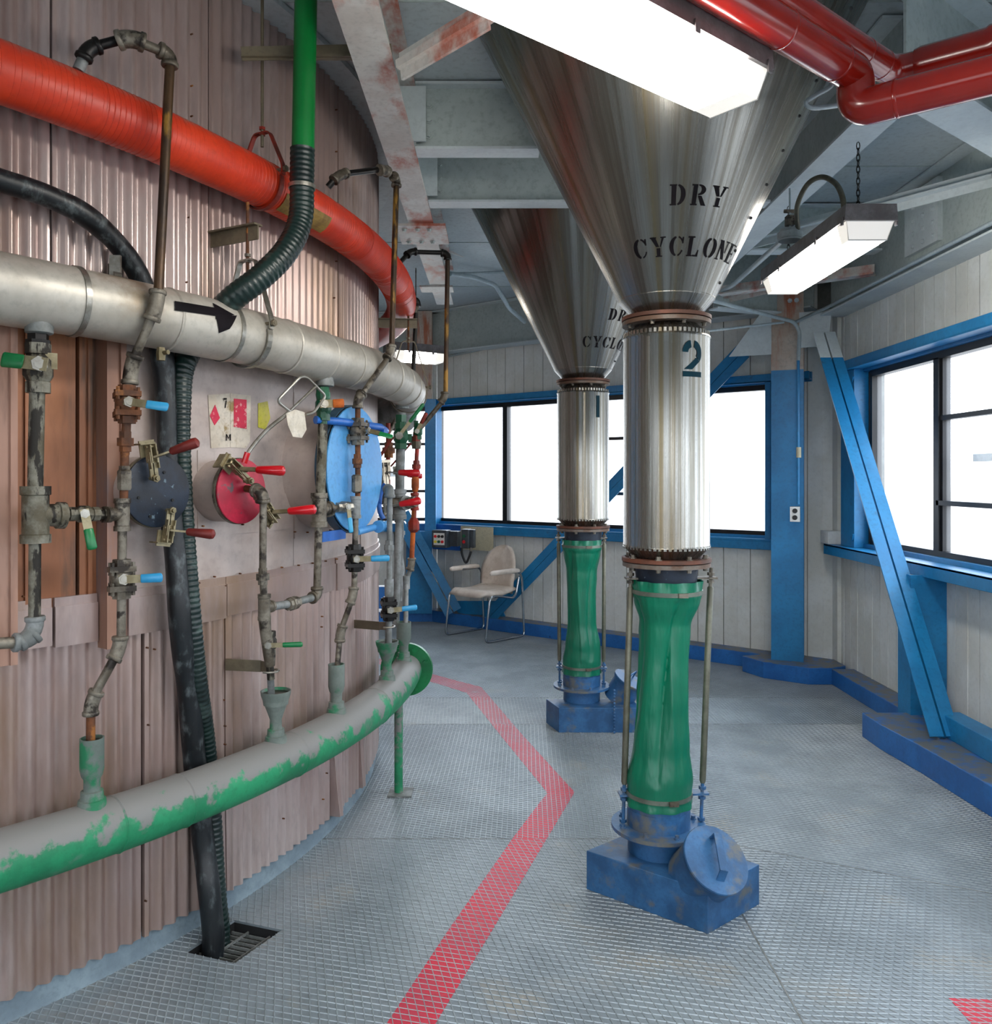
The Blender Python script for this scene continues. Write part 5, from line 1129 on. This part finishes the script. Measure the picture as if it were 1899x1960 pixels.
# ================================================================ HATCHES AND CLAMPS
def clamp(r, p, ax, face, grip_dir, gm, s=1.0, m='zinc'):
    """toggle clamp: two side plates, base angle, arm with pad, gripped handle"""
    ax, face, gd = Vector(ax).normalized(), Vector(face).normalized(), Vector(grip_dir).normalized(); sd = ax.cross(face).normalized()
    c = MB()
    c.box(p - ax * .015 * s - face * .02, (.05 * s, .05 * s, .005), (ax, sd, face)); c.box(p - ax * .03 * s - face * .035, (.005, .05 * s, .045 * s), (ax, sd, face))
    for q in (-1, 1): c.box(p + sd * q * .009 * s, (.055 * s, .004, .030 * s), (ax, sd, face)); c.box(p + sd * q * .013 * s + ax * .02 * s + face * .006, (.05 * s, .003, .014 * s), (ax, sd, face))
    for q in (-.02, .018): c.cyl(p + ax * q * s - sd * .017 * s, p + ax * q * s + sd * .017 * s, .005 * s, 8)
    b = build('clamp_body', c, m, r, 0)
    g0 = p + ax * .012 * s + face * .012
    build('clamp_handle', MB().bar(g0, g0 + gd * .06 * s, .014 * s, .006, sd), m, b, 0)
    build('clamp_grip', MB().tube([g0 + gd * .05 * s, g0 + gd * .055 * s, g0 + gd * .125 * s, g0 + gd * .135 * s, g0 + gd * .14 * s], [.008 * s, .012 * s, .0165 * s, .015 * s, .007 * s], 12), gm, b)
    a1 = p + ax * .075 * s - face * .002
    build('clamp_arm', MB().bar(p + ax * .01 * s + sd * .008, a1 + sd * .008, .006, .012, face).bar(p + ax * .01 * s - sd * .008, a1 - sd * .008, .006, .012, face).cyl(a1 + face * .02, a1 - face * .022, .0065 * s, 8).lathe(a1 + face * .004, face, [(0, .012 * s), (.009, .012 * s)], 6), m, b, 0)
    return b
def hatch(label, px, py, R0, rad, depth, m, rim_m, cat='hatch', tilt=0):
    a = pth(px, R0); n = outw(a); c = rp(px, py, R0); r = thing('inspection_hatch', label, cat, c)
    build('nozzle', MB().lathe(c - n * (depth + .02), n, [(0, rad * .95), (depth, rad * .95)], 40, False), 'drum_plain', r)
    build('rim', MB().lathe(c - n * .022, n, [(0, rad * .95), (0, rad * 1.02), (.012, rad * 1.02), (.012, rad * .95)], 44, False), rim_m, r, 30)
    build('lid', MB().lathe(c - n * .008, n, [(0, rad * .98), (.003, rad), (.009, rad), (.011, rad * .97)], 44), m, r, 30)
    return r, c, n, tangent(a)
h1, c, n, t = hatch('dark navy round hatch with two maroon-gripped clamps, left one, hoses behind', 302, 940, 3.15, .116, .1, 'navy', 'bracket')
clamp(h1, rp(290, 868, 3.19), Vector((0, 0, -1)) + t * .15, n, ldir(rp(290, 868, 3.19), 352, 846), 'grip_maroon', 1.05)
clamp(h1, rp(322, 1022, 3.19), Vector((0, 0, 1)) + t * .15, n, ldir(rp(322, 1018, 3.19), 420, 1027), 'grip_maroon', 1.0)
for dx, dz in ((-.07, -.02), (.05, -.03), (.02, .06), (-.03, -.08)): build('lid_bolt', MB().lathe(c + t * dx + Zv * dz, n, [(0, .005), (.007, .005)], 6), 'blackiron', h1, 0)
h2, c, n, t = hatch('crimson round hatch with two bright red-gripped clamps and a pipe from its centre', 463, 940, 3.15, .116, .12, 'crimson', 'gal')
clamp(h2, rp(450, 893, 3.19), Vector((0, 0, -1)) * .6 + t * .8, n, ldir(rp(450, 893, 3.19), 540, 897), 'grip_red', 1.12)
clamp(h2, rp(520, 985, 3.23), Vector((0, 0, 1)) * .7 - t * .7, n, ldir(rp(520, 980, 3.23), 600, 975), 'grip_red', 1.12)
h3, c, n, t = hatch('big sky-blue round manhole lid with hinge arm and blue hand wheel', 682, 898, 3.22, .265, .2, 'skyblue', 'darkblue_rim', 'manhole')
build('gasket', MB().lathe(c - n * .05, n, [(0, .262), (0, .272), (.04, .272), (.04, .262)], 48, False), 'darkblue_rim', h3, 30)
build('black_gasket', MB().lathe(c - n * .012, n, [(0, .26), (0, .268), (.006, .268), (.006, .26)], 48, False), 'black', h3, 30)
build('davit_arm', MB().tube([c + Zv * .19 - t * .30 - n * .03, c + Zv * .19 - t * .2 + n * .02, c + Zv * .19 + t * .2 + n * .02, c + Zv * .18 + t * .33 - n * .01], .016, 12), 'medblue', h3)
build('lid_boss', MB().lathe(c + Zv * .17 + t * .24 - n * .03, n, [(0, .02), (.06, .02)], 16), 'medblue', h3)
build('lower_arm', MB().cyl(c - Zv * .265 - t * .02 + n * .01, c - Zv * .255 + t * .42 - n * .04, .016).cyl(c - Zv * .257 + t * .22, c - Zv * .256 + t * .25, .028), 'skyblue', h3)
build('lower_plate', MB().box(c - Zv * .27 - t * .17 - n * .02, (.012, .2, .04), (n, t, Zv)), 'medblue', h3, 0)
hw = at(726, 960, 4.1)
wd_ = (n * .8 + t * .3).normalized(); up_ = Vector((0.12, 0, 1)).normalized()
build('hand_wheel', MB().cyl(hw - Vector((.06, 0, 0)), hw + Vector((.01, 0, 0)), .015).tube(catmull([hw + Vector((.03, 0, .085)), hw + Vector((.012, 0, .06)), hw + Vector((0, 0, .0)), hw + Vector((.004, 0, -.05)), hw + Vector((.02, 0, -.085))], 4), .0125, 12), 'medblue', h3)
h4 = thing('inspection_hatch', 'third hatch seen edge-on beyond the manhole with red-gripped clamps', 'hatch', at(735, 905, 4.35))
build('nozzle', MB().lathe(at(718, 925, 4.5), (1, .12, 0), [(0, .115), (.05, .115), (.05, .13), (.065, .13), (.065, 0.001)], 32), 'galgrey', h4, 30)
clamp(h4, at(738, 898, 4.3), (.1, -.2, -1), (.3, -.9, 0), ldir(at(738, 894, 4.3), 790, 896), 'grip_red', 1.25, 'steel')
clamp(h4, at(740, 975, 4.25), (.1, -.2, 1), (.3, -.9, 0), ldir(at(740, 976, 4.25), 795, 966), 'grip_red', 1.25, 'steel')
clamp(h4, at(762, 905, 4.9), (.1, -.2, -1), (.3, -.9, 0), ldir(at(770, 903, 4.9), 820, 906), 'grip_red', 1.0, 'steel')
# bent rod with a loop and paper tag
hr_ = thing('loop_handle', 'bent steel rod handle with a square loop, leaning out of the crimson hatch', 'handle', rp(470, 880, 3.18))
build('rod', MB().tube(catmull([rp(468, 884, 3.18), rp(478, 862, 3.19), rp(510, 824, 3.2), rp(545, 796, 3.21), rp(556, 787, 3.215)], 5), .0075, 10), 'steel', hr_)
build('loop', MB().tube(fillet([rp(556, 788, 3.215), rp(530, 768, 3.22), rp(576, 720, 3.25), rp(588, 722, 3.25), rp(624, 758, 3.25), rp(600, 790, 3.24), rp(586, 794, 3.23)], .022, 5), .0055, 10), 'steel', hr_)
build('cross_rod', MB().tube([rp(556, 786, 3.215), rp(606, 738, 3.25)], .0055, 10), 'steel', hr_); build('painted_tip', MB().tube([rp(467, 886, 3.18), rp(474, 866, 3.19)], .0105, 10), 'grip_red', hr_)
tg = MB(); q = [rp(549, 792, 3.22), rp(566, 784, 3.225), rp(583, 789, 3.225), rp(587, 822, 3.235), rp(578, 838, 3.23), rp(562, 836, 3.23), rp(553, 815, 3.235)]
tg.prism(q, Vector((-.002, -.003, 0))); o_ = build('paper_tag', tg, 'paper', None, 0); tag(o_, 'creased white paper tag hanging from the loop of the bent handle', 'tag')

# ================================================================ HANGERS
def clevis(name, label, cpx, R, zf, rp_, rod_top, brk, m, rodm, seg_=(-1.2, 4.35), lift=.20, wdt=.02):
    a = pth(cpx, R); c = pol(a, R, zf(a)); n = outw(a); t = tangent(a); r = thing(name, label, 'hanger', c + Zv * rp_)
    top = c + Zv * (rp_ + lift)
    L = [top, top + n * .035, c + n * (rp_ + .012) + Zv * .055, c + n * (rp_ + .012) + Zv * .02]; Rr = [top, top - n * .035, c - n * (rp_ + .012) + Zv * .055, c - n * (rp_ + .012) + Zv * .02]
    for P in (L, Rr):
        mb = MB(); F = fillet(P, .05, 4)
        for p, q in zip(F, F[1:]): mb.bar(p, q, wdt, .006, t)
        build('yoke', mb, m, r, 0)
    mb = MB(); F = [c + (n * math.cos(q) + Zv * math.sin(q)) * (rp_ + .006) for q in [D_(12 - 204 * k / 18) for k in range(19)]]
    for p, q in zip(F, F[1:]): mb.bar(p, q + (q - p) * .06, wdt * 1.1, .005, t)
    build('strap', mb, m, r, 0)
    build('cross_bolt', MB().cyl(c - n * (rp_ + .03) + Zv * .04, c + n * (rp_ + .03) + Zv * .04, .006, 8).lathe(c + n * (rp_ + .018) + Zv * .04, n, [(0, .012), (.01, .012)], 6), 'bracket', r, 0)
    build('hanger_rod', MB().cyl(top - Zv * .05, Vector((top.x, top.y, rod_top)), .006, 8), rodm, r)
    for dz in (-.008, .012): build('nut', MB().lathe(top + Zv * dz, Zv, [(0, .012), (.01, .012)], 6), m, r, 0)
    if brk:
        z_, hh = brk; bp = Vector((top.x, top.y, z_)); ib = pol(a, DR, z_) ; mb = MB().bar(pol(a, DR + .0, z_), bp + n * .05, hh, .006, Zv); mb.bar(pol(a, DR, z_ + hh / 2), bp + n * .05 + Zv * hh / 2, .04, .006, t)
        build('wall_bracket', mb, 'bracket', r, 0)
    return r
clevis('pipe_hanger', 'grey yoke hanger around the silver pipe, under a flat wall bracket', 474, 3.2, zs_, .100, 2.56, (2.45, .052), 'steel', 'rusty', lift=.17)
clevis('pipe_hanger', 'grey yoke hanger at the far end of the silver pipe, before the small far lamp', 792, 3.2, zs_, .100, 2.56, (2.47, .05), 'bracket', 'rusty', lift=.2, wdt=.016)
clevis('pipe_hanger', 'red clevis hanger around the orange main, on a thin rod', 502, 3.16, zr, .086, 3.38, None, 'redvalve', 'bracket', lift=.10, wdt=.018)
o_ = build('support_angle', MB().bar(rp(462, 103, 3.13), at(750, 97, 3.1), .05, .006, Zv).bar(rp(462, 110, 3.13) - Zv * 0, at(750, 110, 3.1), .006, .035, Zv), 'bracket', None, 0); tag(o_, 'olive angle bar running behind the green pipe to the roof beam', 'bracket')
o_ = build('wall_bracket', MB().bar(rp(212, 520, DR), rp(226, 540, 3.16), .05, .02, Zv).bb(rp(209, 548, 3.12), rp(233, 490, 3.14)), 'steel', None, 0); tag(o_, 'stub of steel channel standing above the silver pipe, left of the brown riser', 'bracket')
tap = thing('drain_cock', 'tiny brass drain cock under the silver pipe', 'valve', rp(308, 678, 3.24)); build('cock_body', MB().lathe(rp(308, 690, 3.24), Zv, [(0, .013), (.02, .015), (.04, .012)], 8), 'zinc', tap, 30); build('cock_outlet', MB().cyl(rp(308, 676, 3.24), rp(322, 674, 3.27), .007), 'zinc', tap)

# far duct beyond the tank edge
fd = thing('insulated_duct', 'short grey insulated duct end hanging beyond the manhole, below the silver pipe', 'duct', at(755, 790, 5.2))
for k in range(4):
    a_, b_ = at(712 + k * 17, 792 + k * 0, 5.2 - k * .03), at(729 + k * 17, 792, 5.17 - k * .03); build('jacket_section', MB().tube([a_, b_], .105 + .002 * (k % 2), 28), 'galgrey', fd, 40)
build('end_cap', MB().sphere(at(764, 790, 5.12), .09, (1, 1, 1), 24), 'galgrey', fd)

# ================================================================ LAMPS
def lamp(label, c, d, L, w_=.165, zb=2.62, chain=True, hang=ZC, hh=.07, lh=.075, st=True):
    d = Vector(d).normalized(); s = Vector((-d.y, d.x, 0)); c = Vector(c); r = thing('fluorescent_lamp', label, 'lamp', (c.x, c.y, zb))
    def fr(x, y, z_): return c + d * x + s * y + Vector((0, 0, z_))
    w2, w1, z1 = w_ / 2, w_ * .62, zb + lh
    P = [(-w2, zb), (w2, zb), (w1, z1), (-w1, z1)]
    # diffuser: tapering tray
    vs = [fr(sx * (L / 2 - (0 if z_ > zb else .025)), y, z_) for sx in (-1, 1) for y, z_ in P]
    xs = [-L / 2 + .025, -L / 2 + .10, L / 2 - .10, L / 2 - .025]; xt = [-L / 2, -L / 2 + .10, L / 2 - .10, L / 2]; W = [[fr(xs[k] if z_ == zb else xt[k], y, z_) for y, z_ in P] for k in range(4)]
    for k in range(3): build('diffuser' if k == 1 else 'diffuser_tip', MB().add(W[k] + W[k + 1], [(0, 1, 5, 4), (1, 2, 6, 5), (3, 0, 4, 7)]), 'lens' if k == 1 else 'lens_dim', r, 0, recalc=False)
    for e4 in ((0, 3, 2, 1), (4, 5, 6, 7)):
        build('diffuser_end', MB().add([vs[k] for k in e4], [(0, 1, 2, 3)]), 'lens_end', r, 0, recalc=False)
        q_ = [vs[k] for k in e4]; build('diffuser_rim', MB().tube(q_, .003, 4, closed=True), 'white', r, 0)
    ht = z1 + hh; V = []
    for sx in (-1, 1):
        for y, z_ in ((-w1 - .012, z1), (w1 + .012, z1), (w1 + .006, ht), (-w1 - .006, ht)): V.append(fr(sx * (L / 2 + .012), y, z_))
    build('housing', MB().add(V, [(0, 1, 5, 4), (1, 2, 6, 5), (2, 3, 7, 6), (3, 0, 4, 7), (0, 3, 2, 1), (4, 5, 6, 7)]), 'housing', r, 20)
    for sx in (-1, 1):
        for sy in (-1, 1):
            for k in (.98, .45): build('lens_clip', MB().box(fr(sx * L / 2 * k, sy * (w1 + .014), z1), (.02, .006, .035), (d, s, Zv)), 'housing', r, 0)
    if chain:
        for sx in (-1, 1):
            mb = MB(); p = fr(sx * (L / 2 - .12), 0, ht); n = int((hang - ht) / .026)
            for k in range(n):
                q = p + Vector((0, 0, .026 * k + .012)); u = s if k % 2 else d
                mb.tube([q + u * .0075 * math.cos(2 * PI * j / 8) + Zv * .018 * math.sin(2 * PI * j / 8) for j in range(8)], .0022, 5, closed=True)
            ch = build('chain', mb, 'blackiron', r, 60)
    return r, fr, ht
n2 = Vector((.634, -.773, 0)); rd = Vector((.773, .634, 0))
E0 = at(1413, 200, 2.46); L1 = 1.25
cc = Vector((E0.x, E0.y, 0)) - rd * L1 / 2
l1, fr1, ht1 = lamp('large glowing fluorescent lamp at the top, in front of the cyclone 2 cone', cc, rd, L1, .16, 2.675, False, lh=.085)
build('hanger_strap', MB().bar(fr1(.45, .0, ht1), fr1(.45, 0, ZC), .03, .004), 'housing', l1, 0)
x0 = (1628 - CXP) / FPX * 3.58; l2c = Vector((x0 + .085, 3.58 + .56, 0))
l2, fr2, ht2 = lamp('glowing fluorescent lamp on a chain at the upper right', l2c, (0, 1, 0), 1.12, .165, 2.62, True, 3.10)
q = at(796, 688, 7.3); l3, fr3, ht3 = lamp('small far fluorescent lamp glowing beyond the end of the silver pipe', (q.x, q.y, 0), (.85, .5, 0), .5, .16, 2.6, False)
build('hanger_rod', MB().cyl(fr3(0, 0, ht3), fr3(0, 0, ZC), .005, 6), 'gal', l3)
# flex conduit and junction box of lamp two
jb = thing('junction_box', 'round grey junction box on a rod, left of the chain-hung lamp', 'junction box', at(1513, 455, 4.35))
jc = at(1512, 448, 4.35); build('box_body', MB().lathe(jc - Zv * .03, Zv, [(0, .052), (.004, .062), (.035, .064), (.04, .05), (.055, .05)], 24), 'conduit', jb, 30)
build('box_cover', MB().lathe(jc - Zv * .036, Zv, [(0, .058), (.008, .06)], 24), 'conduit', jb, 30)
build('hanger_rod', MB().cyl(jc + Zv * .02, Vector((jc.x, jc.y, 3.1)), .005, 6), 'conduit', jb); build('beam_clamp', MB().box(Vector((jc.x, jc.y, 2.93)), (.04, .04, .05)).cyl(Vector((jc.x - .03, jc.y, 2.98)), Vector((jc.x + .03, jc.y, 2.98)), .01, 6), 'gal', jb, 0)
def flex(label, P, r, m, name='flexible_conduit', rib=.0009):
    P = resample(catmull(P, 10), .003); o = build(name, MB().tube(P, [r - (rib if i % 2 else 0) for i in range(len(P))], 12), m, None, 80); tag(o, label, 'conduit'); return o
flex('grey flexible conduit arching from the junction box to the chain-hung lamp', [jc + Vector((.03, -.03, .02)), at(1526, 395, 4.15), at(1545, 354, 4.02), at(1572, 339, 3.9), at(1598, 350, 3.8), at(1612, 375, 3.72), fr2(-.44, .06, ht2)], .0125, 'rod')
cn = lambda label, P, r=.0125, name='conduit': tag(build(name, MB().tube(fillet(P, .06, 5), r, 12), 'conduit', None), label, 'conduit')
cn('pale conduit sloping from the junction box down towards the cyclone 2 waist', [jc + Vector((0, .05, 0)), at(1404, 545, 6.1), at(1372, 563, 6.4)], .016)
cn('pale conduit from behind cyclone 2 to the corner column and down it to the outlet', [at(1330, 566, 5.6), at(1500, 611, 6.45), at(1520, 616, 6.5), at(1531, 634, 6.5), at(1528, 690, 6.5)], .015)
cn('thin pale conduit crossing to the corner column, second below the waist', [at(1340, 635, 6.0), at(1500, 617, 6.45)], .009)
cn('pale conduit climbing along the right eaves beam', [at(1522, 617, 6.5), at(1557, 600, 6.6), Vector((2.545, 6.5, 2.90)), Vector((2.54, 3.2, 2.9))], .013)
oc_ = thing('wall_outlet', 'double socket outlet with its conduit on the blue corner column', 'outlet', at(1521, 983, 6.5))
build('outlet_conduit', MB().tube([at(1528, 690, 6.5), at(1528, 965, 6.5)], .012, 10), 'steelblue', oc_); build('conduit_fitting', MB().cyl(at(1529, 856, 6.5), at(1529, 876, 6.5), .019, 10), 'plywood', oc_)
oa, ob = pa, Zv; op = at(1522, 984, 6.5)
build('outlet_box', MB().box(op, (.075, .05, .12), (pa, pb, Zv)), 'galgrey', oc_, 0, bevel=.004); build('outlet_cover', MB().box(op - pb * .027, (.072, .004, .115), (pa, pb, Zv)), 'white', oc_, 0)
for dz in (-.026, .026): build('socket', MB().lathe(op - pb * .029 + Zv * dz, -pb, [(0, .019), (.004, .019)], 16), 'black', oc_, 0)
flex('whitish ribbed conduit running along the red pipe, above the big lamp', [at(1325, -12, 2.5), at(1400, 22, 2.6), at(1480, 75, 2.75), at(1545, 118, 2.95), at(1560, 122, 3.0)], .011, 'conduit', rib=.002)
flex('ribbed grey conduit loop beside the right edge of the cyclone 2 cone', [at(1600, 140, 2.75), at(1590, 165, 2.75), at(1562, 182, 2.75), at(1543, 196, 2.75), at(1556, 206, 2.76), at(1600, 202, 2.8), at(1625, 195, 2.9)], .0085, 'conduit', rib=.0015)
cn('fat pale conduit strapped under the wide roof beam at the upper right', [Vector((2.16, 3.36, 2.975)) - rd * .35, Vector((2.16, 3.36, 2.975)) + rd * .62], .02)

# ================================================================ GLOSSY RED PIPES
def redpipe(label, P, r, fr_, joints=()):
    t = thing('sprinkler_pipe', label, 'pipe', P[1]); F = fillet(P, fr_, 10); build('pipe', MB().tube(F, r, 28), 'redg', t)
    for i, (p, d) in enumerate(joints): d = Vector(d).normalized(); build('coupling_bead', MB().lathe(p, d, [(-.006, r), (-.004, r * 1.025), (.004, r * 1.025), (.006, r)], 30, False), 'redg', t, 60)
    return t
pd = Vector((.80, -.60, 0)).normalized()
pe, pf = at(1638, 141, 2.62), at(1638, 209, 2.62); pf.x, pf.y = pe.x, pe.y
redpipe('glossy red pipe with a big dipping elbow at the upper right, front one', [pe - rd * 1.5, pe, pf, pf + pd * 1.2], .0565, .062, [(pe - rd * .42, rd), (pe - rd * .12, rd), (pf + pd * .12, pd), (pf + pd * .42, pd)])
pe2 = at(1708, 138, 2.74)
t_ = redpipe('glossy red pipe behind the dipping one, ending in a sleeve at the upper right', [pe2 - rd * 1.7, pe2, pe2 + pd * 1.3], .046, .06, [(pe2 - rd * .2, rd), (pe2 - rd * .08, rd)])
k_ = pe2 + pd * .07; build('sleeve', MB().lathe(k_, pd, [(0, .050), (.02, .055), (.20, .056), (.21, .062), (.235, .062), (.235, .047), (.2, .046)], 30), 'redg', t_, 40)

# ================================================================ CONTROL BOXES, BOARDS, CHAIR
bp_ = thing('backing_board', 'blue mounting board under the far sill behind the push-button box', 'board', fw(855, 1020, .12)); 
mb = MB(); sa, sb = FAR.s(fw(824, 1020, .11)), FAR.s(fw(882, 1020, .11)); FAR.box(mb, sa, sb, .105, .115, fw(850, 1052, .11).z, 1.07); build('board', mb, 'medblue', bp_, 0)
mb = MB(); sa, sb = FAR.s(fw(882, 1020, .11)), FAR.s(fw(944, 1020, .11)); FAR.box(mb, sa, sb, .105, .112, fw(910, 1053, .11).z, 1.065); o_ = build('painted_board', mb, 'plywood', None, 0); tag(o_, 'cream painted board under the far sill, above the chair', 'board')
cb = thing('push_button_box', 'dark grey push-button box with six coloured buttons on the blue board', 'control box', fw(850, 1030, .2))
f0 = fw(850, 1031, .22); X1 = (UF * .93 - NF * -.0).normalized()
bx_n = Vector((-.35, -.93, 0)).normalized(); bx_u = Vector((.93, -.35, 0)).normalized()
cen = at(845, 1031, 8.85); build('box_body', MB().box(cen, (.17, .12, .185), (bx_u, bx_n, Zv)), 'darkbox', cb, 0, bevel=.008); build('box_back', MB().box(cen - bx_n * .06 + bx_u * .1, (.16, .10, .16), (bx_u, bx_n, Zv)), 'darkbox', cb, 0, bevel=.006)
build('label_plate', MB().box(cen + bx_n * .061, (.125, .003, .125), (bx_u, bx_n, Zv)), 'white', cb, 0)
for i, (m_, lab) in enumerate((('grip_red', 'red button'), ('black', 'black button'), ('black', 'black button'), ('button_y', 'yellow button'), ('greenv', 'green button'), ('grip_red', 'red button'))):
    p = cen + bx_n * .063 + bx_u * (-.04 + .04 * (i % 3)) + Zv * (.028 - .056 * (i // 3)); build('push_button', MB().lathe(p, bx_n, [(0, .016), (.012, .015), (.014, .012)], 14), m_, cb, 30, label=lab)
sw = thing('switch_box', 'narrow dark grey start-stop box with a hanging black cable, on the cream board', 'control box', at(895, 1035, 8.6))
cen = at(893, 1031, 8.68); build('box_body', MB().box(cen, (.085, .09, .20), (bx_u, bx_n, Zv)), 'darkbox', sw, 0, bevel=.008); build('box_side', MB().box(cen + bx_u * .06 - bx_n * .02, (.05, .06, .19), (bx_u, bx_n, Zv)), 'darkbox', sw, 0, bevel=.005)
for dz, m_, lab in ((.03, 'greenv', 'green button'), (-.03, 'grip_red', 'red button')): build('push_button', MB().lathe(cen + bx_n * .046 + Zv * dz - bx_u * .01, bx_n, [(0, .017), (.008, .016)], 14), m_, sw, 30, label=lab)
build('cable_gland', MB().cyl(cen + bx_u * .05 - Zv * .13, cen + bx_u * .05 - Zv * .09, .014, 10), 'steel', sw); build('cable', MB().tube(catmull([at(883, 1048, 8.66), at(885, 1062, 8.66), at(892, 1077, 8.66), at(898, 1066, 8.66), cen + bx_u * .05 - Zv * .13], 6), .012, 10), 'black', sw)
o_ = build('splice_box', MB().box(Vector((2.66, 6.62, 1.12)), (.12, .16, .10)), 'panel', None, 0, bevel=.003); tag(o_, 'rust-stained white box on the sill in the corner right of the column', 'box')

ch = thing('chair', 'beige vinyl armchair on a chromed tube sled frame, below the far windows', 'chair', (-.12, 8.36, 0))
cf = Vector((-.725, -.69, 0)).normalized(); cs_ = Vector((.70, -.71, 0)).normalized()
S1f, S1b = at(850, 1217, 8.39), at(922, 1204, 8.74); S2f, S2b = at(930, 1233, 7.97), at(1008, 1221, 8.31)
O_ = (S1f + S1b + S2f + S2b) / 4; O_.z = 0
hwid, hdep = .29, .27
c_ = lambda f, s_, z_: O_ + cf * f + cs_ * s_ + Zv * z_
for sg in (-1, 1):
    P = [c_(.05, sg * (hwid - .02), .655), c_(-.20, sg * hwid, .655), c_(-.235, sg * hwid, .60), c_(-.27, sg * hwid, .013), c_(.26, sg * hwid, .013), c_(.20, sg * (hwid), .43), c_(.12, sg * (hwid - .02), .445), c_(-.13, sg * (hwid - .02), .40), c_(-.19, sg * (hwid - .035), .44), c_(-.235, sg * (hwid - .04), .60)]
    build('frame', MB().tube(fillet(P, .055, 6), .0115, 12), 'chrome', ch)
    build('armrest', MB().tube([c_(.20, sg * hwid, .667), c_(.19, sg * hwid, .667), c_(.16, sg * hwid, .668), c_(-.14, sg * hwid, .672), c_(-.19, sg * hwid, .668), c_(-.2, sg * hwid, .668)], [.006, .018, .024, .025, .018, .006], 14), 'cream', ch)
def cushion(name, P, t, m, parent):
    """P: rows of points; gives the sheet thickness t with rounded rim"""
    nr, nc = len(P), len(P[0]); top, bot = [], []
    for i in range(nr):
        for j in range(nc):
            p = P[i][j]; a = P[min(i + 1, nr - 1)][j] - P[max(i - 1, 0)][j]; b = P[i][min(j + 1, nc - 1)] - P[i][max(j - 1, 0)]
            n = a.cross(b).normalized(); e = min(i, nr - 1 - i) / 2.0; g_ = min(j, nc - 1 - j) / 2.0; k = math.sqrt(max(0, 1 - (1 - min(1, e)) ** 2)) * math.sqrt(max(0, 1 - (1 - min(1, g_)) ** 2))
            top.append(p + n * t / 2 * k); bot.append(p - n * t / 2 * k)
    N = nr * nc; fs = []
    for i in range(nr - 1):
        for j in range(nc - 1): a = i * nc + j; fs += [(a, a + 1, a + nc + 1, a + nc), (a + N, a + nc + N, a + nc + 1 + N, a + 1 + N)]
    mb = MB().add(top + bot, fs); o = build(name, mb, m, parent, 80)
    bm = bmesh.new(); bm.from_mesh(o.data); bmesh.ops.remove_doubles(bm, verts=bm.verts, dist=.0005); bmesh.ops.recalc_face_normals(bm, faces=bm.faces); bm.to_mesh(o.data); bm.free(); o.data.shade_smooth(); return o
rows = []
for i in range(15):
    t = i / 14; f = .27 - .49 * t; z_ = .475 - .05 * math.sin(PI * min(1, t * 1.1)) * .6 - (.05 * (1 - t / .14) if t < .14 else 0); hw_ = .255 * (1 - .12 * max(0, (.15 - t) / .15))
    rows.append([c_(f, hw_ * (2 * j / 12 - 1), z_ + .008 * abs(2 * j / 12 - 1) ** 2) for j in range(13)])
cushion('seat', rows, .065, 'cream', ch)
rows = []
for i in range(17):
    t = i / 16; z_ = .43 + .47 * t; hw_ = .245 * math.sqrt(max(.02, 1 - max(0, (t - .42) / .58) ** 2.2)) * (.94 + .06 * min(1, t * 3)); f = -.215 - .10 * t ** 1.2 + .02 * math.sin(PI * t)
    rows.append([c_(f + .05 * (2 * j / 12 - 1) ** 2, hw_ * (2 * j / 12 - 1), z_) for j in range(13)])
cushion('backrest', rows, .05, 'cream', ch)

# small things far behind and at the edge
o_ = build('wall_hook', MB().tube(catmull([Vector((2.70, 6.28, 2.33)), Vector((2.66, 6.24, 2.30)), Vector((2.65, 6.2, 2.34))], 4), .006, 8), 'steelblue', None); tag(o_, 'small blue hook on the right window jamb near its top', 'hook')
o_ = build('wall_hook', MB().tube(catmull([Vector((2.70, 6.28, 1.20)), Vector((2.66, 6.24, 1.12)), Vector((2.65, 6.2, 1.17))], 4), .006, 8), 'steelblue', None); tag(o_, 'small blue hook on the right window jamb near the sill', 'hook')
mb = MB(); mb.bb((2.62, 2.6, 1.6), (2.64, 2.6, 1.6))
cn('bent pale conduit dropping behind the roof beam toward the far wall, left of cyclone 1', [at(862, 524, 6.9), at(905, 530, 7.1), at(948, 545, 7.3), at(975, 590, 7.6), at(1004, 616, 8.0)], .02)
cn('thin pale straight conduit at the far ceiling, left of cyclone 1', [at(862, 524, 7.2), at(965, 521, 7.4)], .012)
cn('thin pale conduit along the far wall above the windows', [fw(838, 686, .05), fw(1060, 640, .05), fw(1190, 634, .05)], .012)
o_ = build('far_machine', MB().bb(at(722, 1165, 6.6), at(760, 1120, 6.7)).bb(at(718, 1190, 6.6), at(756, 1164, 6.8)), 'curbblue', None, 0); tag(o_, 'blue base just visible past the tank edge behind the pipes', 'machine')
